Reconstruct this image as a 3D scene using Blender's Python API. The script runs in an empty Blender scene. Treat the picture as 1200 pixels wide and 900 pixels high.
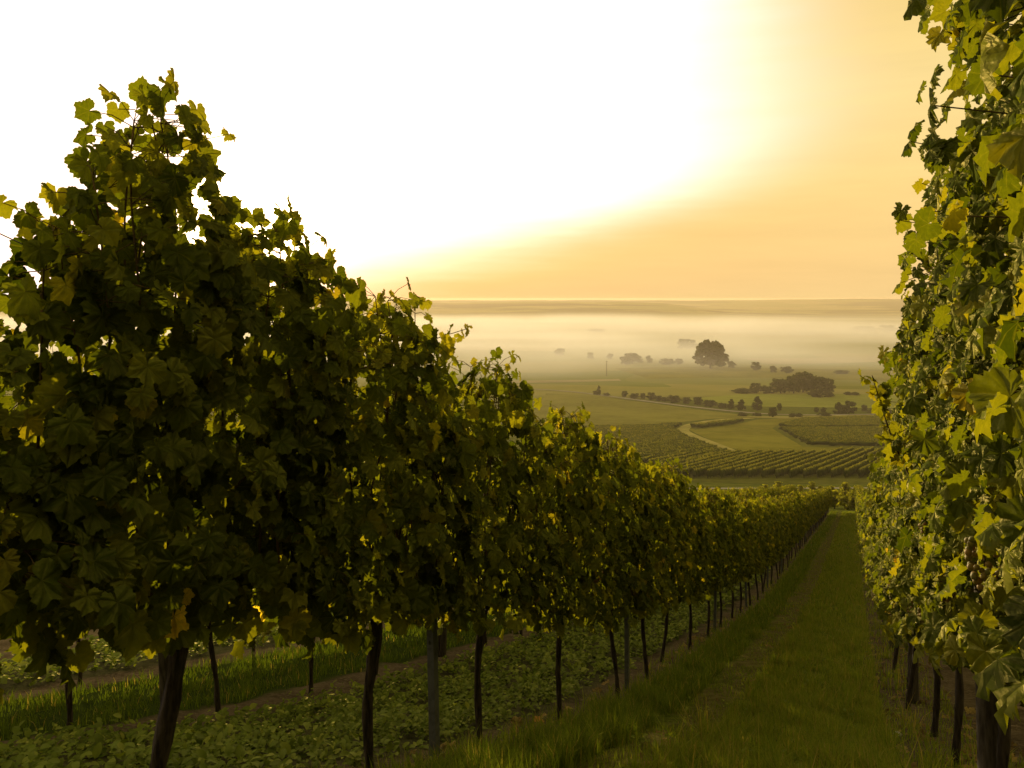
import bpy, bmesh, math, random
import numpy as np
from mathutils import Vector, Matrix
from mathutils.geometry import delaunay_2d_cdt

scene = bpy.context.scene
COL = scene.collection
RAD = math.radians

# ------------------------------------------------------------------ camera
F = 933.0                      # focal length in pixels of a 1200 px wide frame
cam_d = bpy.data.cameras.new('camera')
cam_d.sensor_width = 36.0
cam_d.lens = 36.0 * F / 1200.0
cam_d.shift_y = -100.0 / 1200.0
cam_d.clip_start = 0.05
cam_d.clip_end = 30000
cam = bpy.data.objects.new('camera', cam_d)
cam.location = (0, 0, 0)
cam.rotation_euler = (RAD(90), 0, 0)
COL.objects.link(cam)
scene.camera = cam

# ------------------------------------------------------------------ sun, sky, exposure
SUN_AZ = math.atan((288 - 600) / F)          # measured from +Y towards +X
SUN_EL = RAD(5.4)
sun_d = bpy.data.lights.new('sun', 'SUN')
sun_d.energy = 5.0
sun_d.angle = RAD(0.6)
sun_d.color = (1.0, 0.77, 0.42)
sun = bpy.data.objects.new('sun', sun_d)
sdir = Vector((math.sin(SUN_AZ) * math.cos(SUN_EL), math.cos(SUN_AZ) * math.cos(SUN_EL), math.sin(SUN_EL)))
sun.rotation_euler = sdir.to_track_quat('Z', 'Y').to_euler()
sun.location = (-40, 60, 40)
COL.objects.link(sun)

world = bpy.data.worlds.new("World")
scene.world = world
world.use_nodes = True
WT = world.node_tree
for n in list(WT.nodes):
    WT.nodes.remove(n)


class NT:
    """small helper for building node trees"""
    def __init__(self, tree):
        self.t = tree

    def n(self, kind, **kw):
        nd = self.t.nodes.new(kind)
        for k, v in kw.items():
            setattr(nd, k, v)
        return nd

    def put(self, sock, v):
        if isinstance(v, bpy.types.NodeSocket):
            self.t.links.new(v, sock)
        elif v is not None:
            if hasattr(sock, 'default_value'):
                if isinstance(v, tuple) and len(v) == 3 and sock.type == 'RGBA':
                    v = (*v, 1)
                sock.default_value = v

    def m(self, op, a, b=None, c=None, clamp=False):
        nd = self.n('ShaderNodeMath', operation=op, use_clamp=clamp)
        for i, v in enumerate((a, b, c)):
            if v is not None:
                self.put(nd.inputs[i], v)
        return nd.outputs[0]

    def mix(self, f, a, b, mode='MIX'):
        nd = self.n('ShaderNodeMix', data_type='RGBA', blend_type=mode)
        self.put(nd.inputs[0], f)
        self.put(nd.inputs[6], a)
        self.put(nd.inputs[7], b)
        return nd.outputs[2]

    def step(self, v, lo, hi, a=0.0, b=1.0):
        nd = self.n('ShaderNodeMapRange', interpolation_type='SMOOTHSTEP')
        self.put(nd.inputs[0], v)
        for i, x in enumerate((lo, hi, a, b)):
            self.put(nd.inputs[i + 1], x)
        return nd.outputs[0]

    def noise(self, vec, scale, detail=4, rough=.55):
        nd = self.n('ShaderNodeTexNoise')
        if vec is not None:
            self.put(nd.inputs['Vector'], vec)
        nd.inputs['Scale'].default_value = scale
        nd.inputs['Detail'].default_value = detail
        nd.inputs['Roughness'].default_value = rough
        return nd.outputs[0]

    def ramp(self, f, stops):
        nd = self.n('ShaderNodeValToRGB')
        self.put(nd.inputs[0], f)
        cr = nd.color_ramp
        while len(cr.elements) > 1:
            cr.elements.remove(cr.elements[-1])
        cr.elements[0].position = stops[0][0]
        cr.elements[0].color = (*stops[0][1], 1)
        for p, c in stops[1:]:
            e = cr.elements.new(p)
            e.color = (*c, 1)
        return nd.outputs[0]

    def scale_vec(self, vec, s):
        nd = self.n('ShaderNodeVectorMath', operation='MULTIPLY')
        self.put(nd.inputs[0], vec)
        nd.inputs[1].default_value = s
        return nd.outputs[0]


W = NT(WT)
sky = W.n('ShaderNodeTexSky', sky_type='NISHITA', sun_disc=False, sun_elevation=SUN_EL,
          sun_rotation=SUN_AZ, altitude=150, air_density=1.6, dust_density=3.0, ozone_density=1.0)
geo = W.n('ShaderNodeTexCoord')
sep = W.n('ShaderNodeSeparateXYZ')
WT.links.new(geo.outputs['Generated'], sep.inputs[0])
az = W.m('MULTIPLY', W.m('ARCTAN2', sep.outputs[0], sep.outputs[1]), 57.2958)
el = W.m('MULTIPLY', W.m('ARCSINE', sep.outputs[2]), 57.2958)
wisp = W.noise(W.scale_vec(geo.outputs['Generated'], (1.6, 1.6, 16.0)), 2.2, 5, .6)
wv = W.m('SUBTRACT', wisp, .5)
azn = W.m('ADD', az, W.m('MULTIPLY', wv, 3.0))
lift = W.m('SUBTRACT', el, W.m('MULTIPLY', W.m('ADD', az, 18.0), .235))
liftn = W.m('ADD', lift, W.m('MULTIPLY', wv, 2.0))
# bright burnt-out veil of thin cloud round the sun, ending before the clear warm sky at the side
veil = W.m('MULTIPLY', W.step(azn, 28.0, 6.0), W.step(liftn, -3.2, 3.0))
veil = W.m('MULTIPLY', veil, W.step(az, -130.0, -60.0))
veil = W.m('MULTIPLY', veil, W.step(el, 62.0, 30.0))
front = W.m('MULTIPLY', W.step(az, -150.0, -50.0), W.step(az, 120.0, 50.0))
warm = W.ramp(W.step(el, 0.0, 26.0), [(0, (.72, .49, .20)), (.2, (.755, .53, .205)), (.55, (.77, .57, .235)), (1, (.67, .455, .145))])
warm = W.mix(W.step(el, 20.0, 60.0), warm, (.95, .80, .36))  # zenith outside the view, brightened to light leaves and ground
streak = W.m('ADD', 1.0, W.m('MULTIPLY', wv, .26))
warm = W.mix(1.0, warm, streak, 'MULTIPLY')
warm = W.mix(front, (.43, .36, .14), warm)  # unseen sky behind the camera, lifted to light the leaf faces
cream = W.mix(veil, warm, (1.0, .745, .55))
glow_c = W.mix(W.m('MULTIPLY', veil, veil), cream, (1.36, 1.16, 1.02))
dotn = W.n('ShaderNodeVectorMath', operation='DOT_PRODUCT')
WT.links.new(geo.outputs['Generated'], dotn.inputs[0])
dotn.inputs[1].default_value = tuple(sdir)
core = W.m('POWER', W.m('MAXIMUM', dotn.outputs['Value'], 0.0), 420.0)
core_c = W.mix(1.0, (9.0, 6.6, 3.0), core, 'MULTIPLY')
nish = W.mix(1.0, sky.outputs[0], (.10, .085, .05), 'MULTIPLY')
tot = W.mix(1.0, W.mix(1.0, glow_c, core_c, 'ADD'), W.mix(1.0, nish, (.2, .2, .2), 'MULTIPLY'), 'ADD')
bg = W.n('ShaderNodeBackground')
WT.links.new(tot, bg.inputs[0])
bg.inputs[1].default_value = 1.0
wo = W.n('ShaderNodeOutputWorld')
WT.links.new(bg.outputs[0], wo.inputs[0])

vs = scene.view_settings
vs.view_transform = 'Standard'
vs.look = 'None'
vs.exposure = 0.3
vs.gamma = 1.0
vs.use_curve_mapping = False
cy = scene.cycles
cy.use_denoising = True
cy.denoiser = 'OPENIMAGEDENOISE'
cy.max_bounces = 6
cy.diffuse_bounces = 3
cy.glossy_bounces = 2
cy.transmission_bounces = 4
cy.volume_bounces = 1
cy.transparent_max_bounces = 4
cy.caustics_reflective = False
cy.caustics_refractive = False
cy.sample_clamp_indirect = 4.0

# ------------------------------------------------------------------ terrain
TAN = math.tan(RAD(23.2))        # rows run towards x = 1000 px on the horizon
COS, SIN = math.cos(RAD(23.2)), math.sin(RAD(23.2))
HT = np.array([(-40, -12.), (-12, -3.4), (-5, -1.05), (0, .72), (1, 1.1), (2, 1.5), (3, 1.92), (3.9, 2.28), (4.44, 2.52), (5.63, 3.0),
               (6.8, 3.42), (7.8, 3.75), (8.9, 4.07), (10.06, 4.44), (12.4, 5.13), (15.95, 6.13), (22.2, 7.75), (33.9, 10.4),
               (50, 14.2), (68, 18.2), (100, 25.2), (130, 31.), (150, 33.9), (205, 39.6), (300, 49.5), (400, 57.5), (500, 62.8),
               (600, 66.), (800, 69.), (1000, 71.), (1300, 72.), (1800, 72.), (2300, 68.), (2700, 66.), (12000, 66.)])
TT = np.linspace(np.arcsinh(-20.), np.arcsinh(6000.), 6000)
HH = np.interp(np.sinh(TT) * 2.0, HT[:, 0], HT[:, 1])
_k = np.hanning(101); _k /= _k.sum()
HH = np.convolve(np.pad(HH, 50, mode='edge'), _k, mode='valid')


def ground(X, Y):
    """height of the ground (camera at 0)"""
    X = np.asarray(X, float); Y = np.asarray(Y, float)
    h = np.interp(np.arcsinh(Y / 2.0), TT, HH)
    z = -h
    # ridges beyond the valley
    def bump(y0, w):
        return np.exp(-((Y - y0) / w) ** 2)
    r1 = 1.0 / (1.0 + np.exp((X - 780) / 95.0))
    z = z + bump(3300, 520) * (50 * r1 + 2.0 * np.sin(X / 310.) + 1.0 * np.sin(X / 87. + 1) + .7 * np.sin(X / 31.))
    z = z + bump(4700, 700) * (58 - 2.5 * np.sin(X / 700. + .5) + 1.6 * np.sin(X / 260.) + .9 * np.sin(X / 61.) + 4 / (1 + np.exp(-(X - 1200) / 250.)))
    far = np.clip((Y - 260) / 300., 0, 1)
    z = z + far * (1.1 * np.sin(X / 90. + Y / 160.) + .8 * np.sin(X / 47. - Y / 210. + 2)) * np.clip(1 - (Y - 2200) / 600., 0, 1)
    return z


def gz(x, y):
    return float(ground(x, y))


def pix(px, py, lo=60., hi=3000.):
    """ground point seen at a pixel of the 1200 px photograph"""
    Ys = np.exp(np.linspace(math.log(lo), math.log(hi), 6000))
    Xs = (px - 600) / F * Ys
    d = ground(Xs, Ys) - (-(py - 350) / F * Ys)
    i = int(np.argmax(d > 0))
    y = float(Ys[i])
    return (px - 600) / F * y, y


# ------------------------------------------------------------------ mesh helpers
def mesh_np(name, verts, tris=None, quads=None, mats=(), tri_mat=None, quad_mat=None, smooth=False, attrs=None, uv=None):
    verts = np.asarray(verts, np.float32)
    tris = np.zeros((0, 3), np.int32) if tris is None or len(tris) == 0 else np.asarray(tris, np.int32)
    quads = np.zeros((0, 4), np.int32) if quads is None or len(quads) == 0 else np.asarray(quads, np.int32)
    me = bpy.data.meshes.new(name)
    me.vertices.add(len(verts))
    me.vertices.foreach_set('co', verts.ravel())
    loops = np.concatenate([tris.ravel(), quads.ravel()])
    me.loops.add(len(loops))
    me.loops.foreach_set('vertex_index', loops)
    nt, nq = len(tris), len(quads)
    me.polygons.add(nt + nq)
    starts = np.concatenate([np.arange(nt) * 3, nt * 3 + np.arange(nq) * 4]).astype(np.int32)
    me.polygons.foreach_set('loop_start', starts)
    mi = np.zeros(nt + nq, np.int32)
    if tri_mat is not None:
        mi[:nt] = tri_mat
    if quad_mat is not None:
        mi[nt:] = quad_mat
    me.polygons.foreach_set('material_index', mi)
    me.polygons.foreach_set('use_smooth', np.full(nt + nq, smooth))
    for k, v in (attrs or {}).items():
        a = me.attributes.new(k, 'FLOAT', 'POINT')
        a.data.foreach_set('value', np.asarray(v, np.float32))
    if uv is not None:
        l = me.uv_layers.new(name='UVMap')
        l.data.foreach_set('uv', np.asarray(uv, np.float32)[loops].ravel())
    for m_ in mats:
        me.materials.append(m_)
    me.update(calc_edges=True)
    me.validate()
    return me


def link(name, me, parent=None, loc=(0, 0, 0), rot=(0, 0, 0)):
    o = bpy.data.objects.new(name, me)
    o.location = loc
    o.rotation_euler = rot
    if parent is not None:
        o.parent = parent
    COL.objects.link(o)
    return o


def tag(o, label=None, cat=None, group=None, kind=None):
    if label: o['label'] = label
    if cat: o['category'] = cat
    if group: o['group'] = group
    if kind: o['kind'] = kind
    return o


class Geo:
    """collects triangles and quads into one mesh"""
    def __init__(self):
        self.v, self.t, self.q, self.n = [], [], [], 0
        self.tm, self.qm = [], []

    def add(self, v, t=None, q=None, mat=0):
        v = np.asarray(v, float)
        if t is not None and len(t):
            self.t.append(np.asarray(t) + self.n); self.tm.append(np.full(len(t), mat))
        if q is not None and len(q):
            self.q.append(np.asarray(q) + self.n); self.qm.append(np.full(len(q), mat))
        self.v.append(v); self.n += len(v)

    def tube(self, pts, rad, sides=8, mat=0, cap=True, rng=None, rough=0.0):
        pts = np.asarray(pts, float); k = len(pts)
        rad = np.broadcast_to(np.asarray(rad, float), (k,))
        tan = np.gradient(pts, axis=0)
        tan /= np.linalg.norm(tan, axis=1)[:, None] + 1e-9
        ref = np.array([1., 0, 0]) if abs(tan[:, 0]).mean() < .8 else np.array([0, 1., 0])
        a = np.cross(tan, ref); a /= np.linalg.norm(a, axis=1)[:, None]
        b = np.cross(tan, a)
        th = np.linspace(0, 2 * np.pi, sides, endpoint=False)
        rr = rad[:, None] * np.ones(sides)
        if rng is not None and rough:
            rr = rr * (1 + rough * rng.standard_normal((k, sides)))
        v = pts[:, None] + rr[..., None] * (np.cos(th)[None, :, None] * a[:, None] + np.sin(th)[None, :, None] * b[:, None])
        v = v.reshape(-1, 3)
        q = []
        for i in range(k - 1):
            for j in range(sides):
                j2 = (j + 1) % sides
                q.append((i * sides + j, i * sides + j2, (i + 1) * sides + j2, (i + 1) * sides + j))
        t = []
        if cap:
            v = np.vstack([v, pts[0], pts[-1]])
            c0, c1 = k * sides, k * sides + 1
            for j in range(sides):
                j2 = (j + 1) % sides
                t.append((c0, j2, j)); t.append((c1, (k - 1) * sides + j, (k - 1) * sides + j2))
        self.add(v, t, q, mat)

    def mesh(self, name, mats, smooth=False, attrs=None):
        return mesh_np(name, np.vstack(self.v), np.vstack(self.t) if self.t else None, np.vstack(self.q) if self.q else None, mats,
                       np.concatenate(self.tm) if self.tm else None, np.concatenate(self.qm) if self.qm else None, smooth, attrs)


# ------------------------------------------------------------------ materials
def new_mat(name):
    m = bpy.data.materials.new(name)
    m.use_nodes = True
    t = m.node_tree
    for n in list(t.nodes):
        t.nodes.remove(n)
    return m, NT(t)


def finish(m, N, shader, disp=None):
    o = N.n('ShaderNodeOutputMaterial')
    m.node_tree.links.new(shader, o.inputs['Surface'])
    return m


def principled(N, color, rough=.7, spec=.3, bump=None, bump_d=.01, bump_s=.5):
    p = N.n('ShaderNodeBsdfPrincipled')
    N.put(p.inputs['Base Color'], color)
    N.put(p.inputs['Roughness'], rough)
    p.inputs['Specular IOR Level'].default_value = spec
    if bump is not None:
        b = N.n('ShaderNodeBump')
        b.inputs['Distance'].default_value = bump_d
        b.inputs['Strength'].default_value = bump_s
        N.put(b.inputs['Height'], bump)
        N.t.links.new(b.outputs[0], p.inputs['Normal'])
    return p.outputs[0]


def matte(N, color, bump=None, bump_d=.03, bump_s=.6):
    d = N.n('ShaderNodeBsdfDiffuse')
    N.put(d.inputs[0], color)
    d.inputs['Roughness'].default_value = .6
    if bump is not None:
        b = N.n('ShaderNodeBump')
        b.inputs['Distance'].default_value = bump_d
        b.inputs['Strength'].default_value = bump_s
        N.put(b.inputs['Height'], bump)
        N.t.links.new(b.outputs[0], d.inputs['Normal'])
    return d.outputs[0]


def attr(N, name):
    a = N.n('ShaderNodeAttribute', attribute_name=name)
    return a.outputs['Fac']


def leaf_material(name, stops, trans=.48, veins=True, rough=.42, spec=.016, tmul=(2.5, 2.05, .36)):
    m, N = new_mat(name)
    tone = attr(N, 'tone')
    oi = N.n('ShaderNodeObjectInfo')
    tone = N.m('ADD', tone, N.m('MULTIPLY', N.m('SUBTRACT', oi.outputs['Random'], .5), .10))
    col = N.ramp(tone, stops)
    bump = None
    if veins:
        uvn = N.n('ShaderNodeUVMap')
        sp = N.n('ShaderNodeSeparateXYZ')
        N.t.links.new(uvn.outputs[0], sp.inputs[0])
        ax = N.m('ABSOLUTE', sp.outputs[0])
        y = sp.outputs[1]
        d = N.m('MULTIPLY', ax, 1.0)
        d = N.m('ADD', d, N.m('MULTIPLY', N.m('LESS_THAN', y, 0.0), 1.0))
        for ang in (54, 112):
            s, c = math.sin(RAD(ang)), math.cos(RAD(ang))
            di = N.m('ABSOLUTE', N.m('SUBTRACT', N.m('MULTIPLY', ax, c), N.m('MULTIPLY', y, s)))
            along = N.m('ADD', N.m('MULTIPLY', ax, s), N.m('MULTIPLY', y, c))
            di = N.m('ADD', di, N.m('MULTIPLY', N.m('LESS_THAN', along, 0.0), 1.0))
            d = N.m('MINIMUM', d, di)
        vein = N.step(d, .030, .008)
        col = N.mix(N.m('MULTIPLY', vein, .28), col, (.12, .13, .03))
        spot = N.noise(uvn.outputs[0], 5.0, 3, .6)
        col = N.mix(N.m('MULTIPLY', N.step(spot, .35, .75), .35), col, N.mix(1.0, col, (1.9, 1.7, 1.2), 'MULTIPLY'))
        bump = N.m('ADD', N.m('MULTIPLY', N.m('POWER', N.m('MINIMUM', d, .16), .6), 1.2), N.m('MULTIPLY', N.noise(uvn.outputs[0], 3.5, 2, .5), .35))
    di_ = N.n('ShaderNodeBsdfDiffuse')
    N.put(di_.inputs[0], col)
    gl = N.n('ShaderNodeBsdfGlossy')
    gl.inputs['Color'].default_value = (1, .86, .34, 1)
    gl.inputs['Roughness'].default_value = rough
    if bump is not None:
        b = N.n('ShaderNodeBump')
        b.inputs['Distance'].default_value = .03
        b.inputs['Strength'].default_value = .6
        N.put(b.inputs['Height'], bump)
        N.t.links.new(b.outputs[0], di_.inputs['Normal'])
        N.t.links.new(b.outputs[0], gl.inputs['Normal'])
    tr = N.n('ShaderNodeBsdfTranslucent')
    N.put(tr.inputs[0], N.mix(1.0, col, tmul, 'MULTIPLY'))
    mx = N.n('ShaderNodeMixShader')
    mx.inputs[0].default_value = trans
    N.t.links.new(di_.outputs[0], mx.inputs[1])
    N.t.links.new(tr.outputs[0], mx.inputs[2])
    m2 = N.n('ShaderNodeMixShader')
    m2.inputs[0].default_value = spec
    N.t.links.new(mx.outputs[0], m2.inputs[1])
    N.t.links.new(gl.outputs[0], m2.inputs[2])
    return finish(m, N, m2.outputs[0])


LEAF_STOPS = [(0, (.022, .036, .004)), (.35, (.062, .086, .009)), (.62, (.125, .142, .014)), (.82, (.17, .165, .018)), (.93, (.24, .20, .025)), (.985, (.36, .24, .02)), (1, (.22, .08, .015))]
M_LEAF = leaf_material('vine_leaf', LEAF_STOPS)
M_LITTER = leaf_material('dry_fallen_leaf', [(0, (.07, .045, .02)), (.6, (.15, .10, .04)), (1, (.24, .17, .06))], trans=.15, tmul=(1.2, 1, .7))
M_YLEAF = leaf_material('yellow_vine_leaf', [(0, (.62, .50, .03)), (1, (.7, .55, .05))], trans=.6, tmul=(1.5, 1.35, .6))
M_CROP = leaf_material('cover_crop_leaf', [(0, (.05, .075, .010)), (.5, (.10, .135, .018)), (1, (.19, .21, .036))], trans=.3, veins=False, rough=.42, spec=.016, tmul=(1.5, 1.4, .4))
M_GRASS = leaf_material('grass_blade', [(0, (.055, .085, .008)), (.5, (.115, .155, .014)), (.85, (.17, .19, .022)), (1, (.24, .19, .05))], trans=.4, veins=False, rough=.6, spec=.01, tmul=(1.6, 1.5, .6))
M_TREE = leaf_material('tree_foliage', [(0, (.024, .032, .008)), (.6, (.05, .06, .014)), (1, (.085, .092, .02))], trans=.25, veins=False, rough=.6, spec=.01, tmul=(1.4, 1.3, .6))
M_FARVINE = leaf_material('distant_vine_foliage', [(0, (.017, .026, .004)), (.5, (.085, .105, .014)), (1, (.18, .185, .024))], trans=.3, veins=False, rough=.6, spec=.01, tmul=(1.8, 1.5, .5))  # darkest stop deepened for the shaded sides of the rows
M_YOUNG = leaf_material('young_shoot_foliage', [(0, (.12, .14, .012)), (1, (.22, .22, .02))], trans=.6, veins=False, rough=.6, spec=.01, tmul=(1.8, 1.6, .5))


def bark(name, c1, c2, scale=18, bd=.012):
    m, N = new_mat(name)
    tc = N.n('ShaderNodeTexCoord')
    st = N.scale_vec(tc.outputs['Object'], (1, 1, .16))
    n1 = N.noise(st, scale * 3, 5, .65)
    n2 = N.noise(tc.outputs['Object'], 4, 3, .5)
    col = N.mix(N.step(n1, .35, .65), c1, c2)
    col = N.mix(N.m('MULTIPLY', N.step(n2, .5, .7), .35), col, (.05, .052, .034))
    return finish(m, N, principled(N, col, .9, .15, n1, bd, .9))


M_BARK = bark('vine_bark', (.016, .012, .008), (.055, .042, .028))
M_CANE = bark('vine_cane', (.05, .035, .012), (.14, .085, .03), 30, .003)
M_TBARK = bark('tree_bark', (.03, .024, .018), (.07, .055, .04), 2, .05)
M_WOOD = bark('weathered_post_wood', (.03, .024, .017), (.085, .07, .05), 14, .006)


def metal_mat(name, c, rough, metallic=.85):
    m, N = new_mat(name)
    tc = N.n('ShaderNodeTexCoord')
    n = N.noise(tc.outputs['Object'], 22, 5, .6)
    col = N.mix(N.step(n, .4, .75), c, tuple(x * .55 for x in c))
    p = N.n('ShaderNodeBsdfPrincipled')
    N.put(p.inputs['Base Color'], col)
    N.put(p.inputs['Roughness'], N.m('ADD', rough, N.m('MULTIPLY', n, .2)))
    p.inputs['Metallic'].default_value = metallic
    return finish(m, N, p.outputs[0])


M_STEEL = metal_mat('galvanised_steel', (.10, .105, .105), .5, .4)
M_WIRE = metal_mat('wire_steel', (.25, .25, .25), .4)


def grape_mat():
    m, N = new_mat('grape_skin')
    tone = attr(N, 'tone')
    col = N.ramp(tone, [(0, (.13, .13, .025)), (.5, (.24, .17, .035)), (1, (.25, .11, .04))])
    p = N.n('ShaderNodeBsdfPrincipled')
    N.put(p.inputs['Base Color'], col)
    p.inputs['Roughness'].default_value = .6
    p.inputs['Specular IOR Level'].default_value = .2
    p.inputs['Subsurface Weight'].default_value = .25
    p.inputs['Subsurface Radius'].default_value = (.02, .012, .004)
    return finish(m, N, p.outputs[0])


M_GRAPE = grape_mat()


def soil_nodes(N, pos):
    n1 = N.noise(pos, 2.2, 6, .6)
    n2 = N.noise(pos, 26, 6, .7)
    col = N.mix(N.step(n1, .3, .7), (.05, .037, .021), (.10, .076, .045))
    col = N.mix(N.step(n2, .45, .75), col, (.15, .118, .075))
    col = N.mix(N.step(n2, .42, .25), col, (.028, .021, .012))
    return col, N.m('ADD', n2, N.m('MULTIPLY', n1, .5))


def ground_material():
    """earth of the vineyard near by, meadow and ploughed land further down the valley"""
    m, N = new_mat('earth_and_meadow')
    g = N.n('ShaderNodeNewGeometry')
    pos = g.outputs['Position']
    sp = N.n('ShaderNodeSeparateXYZ')
    N.t.links.new(pos, sp.inputs[0])
    X, Y = sp.outputs[0], sp.outputs[1]
    soil, sb = soil_nodes(N, pos)
    off = N.m('SUBTRACT', X, N.m('MULTIPLY', Y, TAN))
    wob = N.m('MULTIPLY', N.m('SUBTRACT', N.noise(pos, 1.6, 4, .6), .5), .7)
    off = N.m('ADD', off, wob)

    def band(a, b, s=.12):
        return N.m('MULTIPLY', N.step(off, a - s, a + s), N.step(off, b + s, b - s))
    gn = N.noise(pos, 9, 5, .65)
    grass = N.mix(N.step(gn, .3, .7), (.05, .066, .010), (.11, .12, .02))
    grass = N.mix(N.step(off, -4.4, -5.0), grass, (.03, .042, .008))  # strip behind the second row: vine shade put into the ground colour
    track = N.mix(N.step(gn, .35, .7), (.075, .064, .022), (.13, .105, .045))
    mask = N.m('MAXIMUM', band(-1.85, .15), band(-7.1, -5.15))
    col = N.mix(mask, soil, grass)
    col = N.mix(N.m('MULTIPLY', band(-1.32, -.88, .1), .85), col, track)
    crop = N.m('MAXIMUM', band(-4.6, -2.4), band(-9.8, -7.7))
    col = N.mix(N.m('MULTIPLY', crop, .6), col, (.035, .045, .014))
    # far fields: long strips of meadow, stubble and ploughed land
    vec = N.n('ShaderNodeVectorRotate', rotation_type='Z_AXIS')
    N.put(vec.inputs['Vector'], N.scale_vec(pos, (1, 1, 0)))
    vec.inputs['Angle'].default_value = RAD(14)
    wrp = N.n('ShaderNodeVectorMath', operation='ADD')
    N.put(wrp.inputs[0], N.scale_vec(vec.outputs[0], (.0034, .0075, 0)))
    nn = N.n('ShaderNodeTexNoise'); nn.inputs['Scale'].default_value = .004; N.put(nn.inputs['Vector'], pos)
    N.put(wrp.inputs[1], N.scale_vec(nn.outputs['Color'], (.5, .5, 0)))
    vor = N.n('ShaderNodeTexVoronoi', feature='F1', distance='CHEBYCHEV')
    N.put(vor.inputs['Vector'], wrp.outputs[0])
    vor.inputs['Scale'].default_value = 1.0
    vor.inputs['Randomness'].default_value = .75
    spc = N.n('ShaderNodeSeparateColor')
    N.t.links.new(vor.outputs['Color'], spc.inputs[0])
    fn = N.noise(pos, .05, 5, .6)
    field = N.ramp(spc.outputs[0], [(0, (.12, .135, .022)), (.3, (.15, .16, .03)), (.5, (.21, .185, .055)), (.7, (.11, .135, .022)), (.88, (.25, .21, .08)), (1, (.16, .165, .036))])
    field = N.mix(N.m('MULTIPLY', N.step(fn, .35, .7), .35), field, N.mix(1.0, field, (1.35, 1.25, 1.1), 'MULTIPLY'))
    # wooded parts of the far ridges
    wn = N.noise(N.scale_vec(pos, (.0011, .0035, 0)), 1.0, 4, .6)
    wood = N.m('MULTIPLY', N.step(wn, .46, .54), N.step(Y, 2500., 2900.))
    field = N.mix(wood, field, (.03, .038, .012))
    mid = N.mix(N.step(N.noise(pos, .35, 5, .65), .3, .7), (.055, .07, .010), (.105, .11, .018))
    col = N.mix(N.step(Y, 62., 74.), col, mid)
    col = N.mix(N.step(Y, 480., 540.), col, field)
    return finish(m, N, matte(N, col, sb))


M_GROUND = ground_material()


def field_mat(name, a, b, scale=.4, dirv=None, period=0, c=None):
    m, N = new_mat(name)
    g = N.n('ShaderNodeNewGeometry')
    pos = g.outputs['Position']
    n = N.noise(pos, scale, 6, .65)
    n2 = N.noise(pos, scale * .12, 3, .5)
    col = N.mix(N.step(n, .3, .7), a, b)
    col = N.mix(N.m('MULTIPLY', N.step(n2, .4, .65), .45), col, tuple(x * 1.35 for x in b))
    return finish(m, N, matte(N, col))


M_ROAD = field_mat('pale_asphalt', (.17, .155, .12), (.23, .21, .17), 1.2)
M_TRACK = field_mat('dry_grass_track', (.17, .16, .045), (.26, .23, .07), .5)
M_OLIVE = field_mat('olive_field', (.105, .105, .015), (.155, .145, .028), .25)
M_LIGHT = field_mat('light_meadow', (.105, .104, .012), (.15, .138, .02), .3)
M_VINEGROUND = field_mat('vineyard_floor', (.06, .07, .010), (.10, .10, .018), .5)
M_GREEN = field_mat('green_meadow', (.12, .14, .018), (.165, .175, .03), .1)
M_STUBBLE = field_mat('stubble_field', (.20, .175, .09), (.25, .21, .11), .1)
M_STONE = field_mat('limestone', (.30, .28, .23), (.42, .40, .34), 30)
M_DEAD = field_mat('dead_leaf', (.42, .17, .05), (.5, .24, .07), 20)


# ------------------------------------------------------------------ ground sheet
def build_terrain():
    ys = [-14.0]
    while ys[-1] < 6300:
        y = ys[-1]
        ys.append(y + max(.35, abs(y) * .022))
    ys = np.array(ys)
    us = np.linspace(-1, 1, 241)
    Y, U = np.meshgrid(ys, us, indexing='ij')
    X = U * (16 + 1.03 * np.abs(Y))
    Z = ground(X, Y)
    rng = np.random.default_rng(3)
    near = np.clip(1 - np.abs(Y) / 40, 0, 1)
    Z = Z + near * .02 * rng.standard_normal(Z.shape)
    v = np.stack([X, Y, Z], -1).reshape(-1, 3)
    a, b = Y.shape
    i = np.arange(a * b).reshape(a, b)
    q = np.stack([i[:-1, :-1], i[:-1, 1:], i[1:, 1:], i[1:, :-1]], -1).reshape(-1, 4)
    o = link('ground', mesh_np('ground', v, quads=q, mats=[M_GROUND], smooth=True))
    tag(o, 'sloping vineyard earth falling away to misty valley fields and low ridges', kind='structure')


build_terrain()


def sheet(name, poly_xy, mat, lift, label, step=6.0):
    """a parcel or road lying on the ground, following its relief"""
    P = np.asarray(poly_xy, float)
    pts = []
    k = len(P)
    for i in range(k):
        a, b = P[i], P[(i + 1) % k]
        n = max(1, int(np.linalg.norm(b - a) / step))
        for j in range(n):
            pts.append(a + (b - a) * j / n)
    nb = len(pts)
    edges = [(i, (i + 1) % nb) for i in range(nb)]
    mn, mx = P.min(0), P.max(0)
    inner = []
    for x in np.arange(mn[0] + step / 2, mx[0], step):
        for y in np.arange(mn[1] + step / 2, mx[1], step):
            inner.append((x, y))
    allp = [Vector(p) for p in pts] + [Vector(p) for p in inner]
    vo, eo, fo, *_ = delaunay_2d_cdt(allp, edges, [], 1, 1e-4)
    v = np.array([(p.x, p.y) for p in vo])
    z = ground(v[:, 0], v[:, 1]) + lift
    me = mesh_np(name, np.column_stack([v, z]), tris=[f for f in fo if len(f) == 3], mats=[mat], smooth=True)
    o = link(name, me)
    tag(o, label, kind='structure')
    return o


def ppoly(pxs):
    return [pix(x, y) for x, y in pxs]


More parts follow.
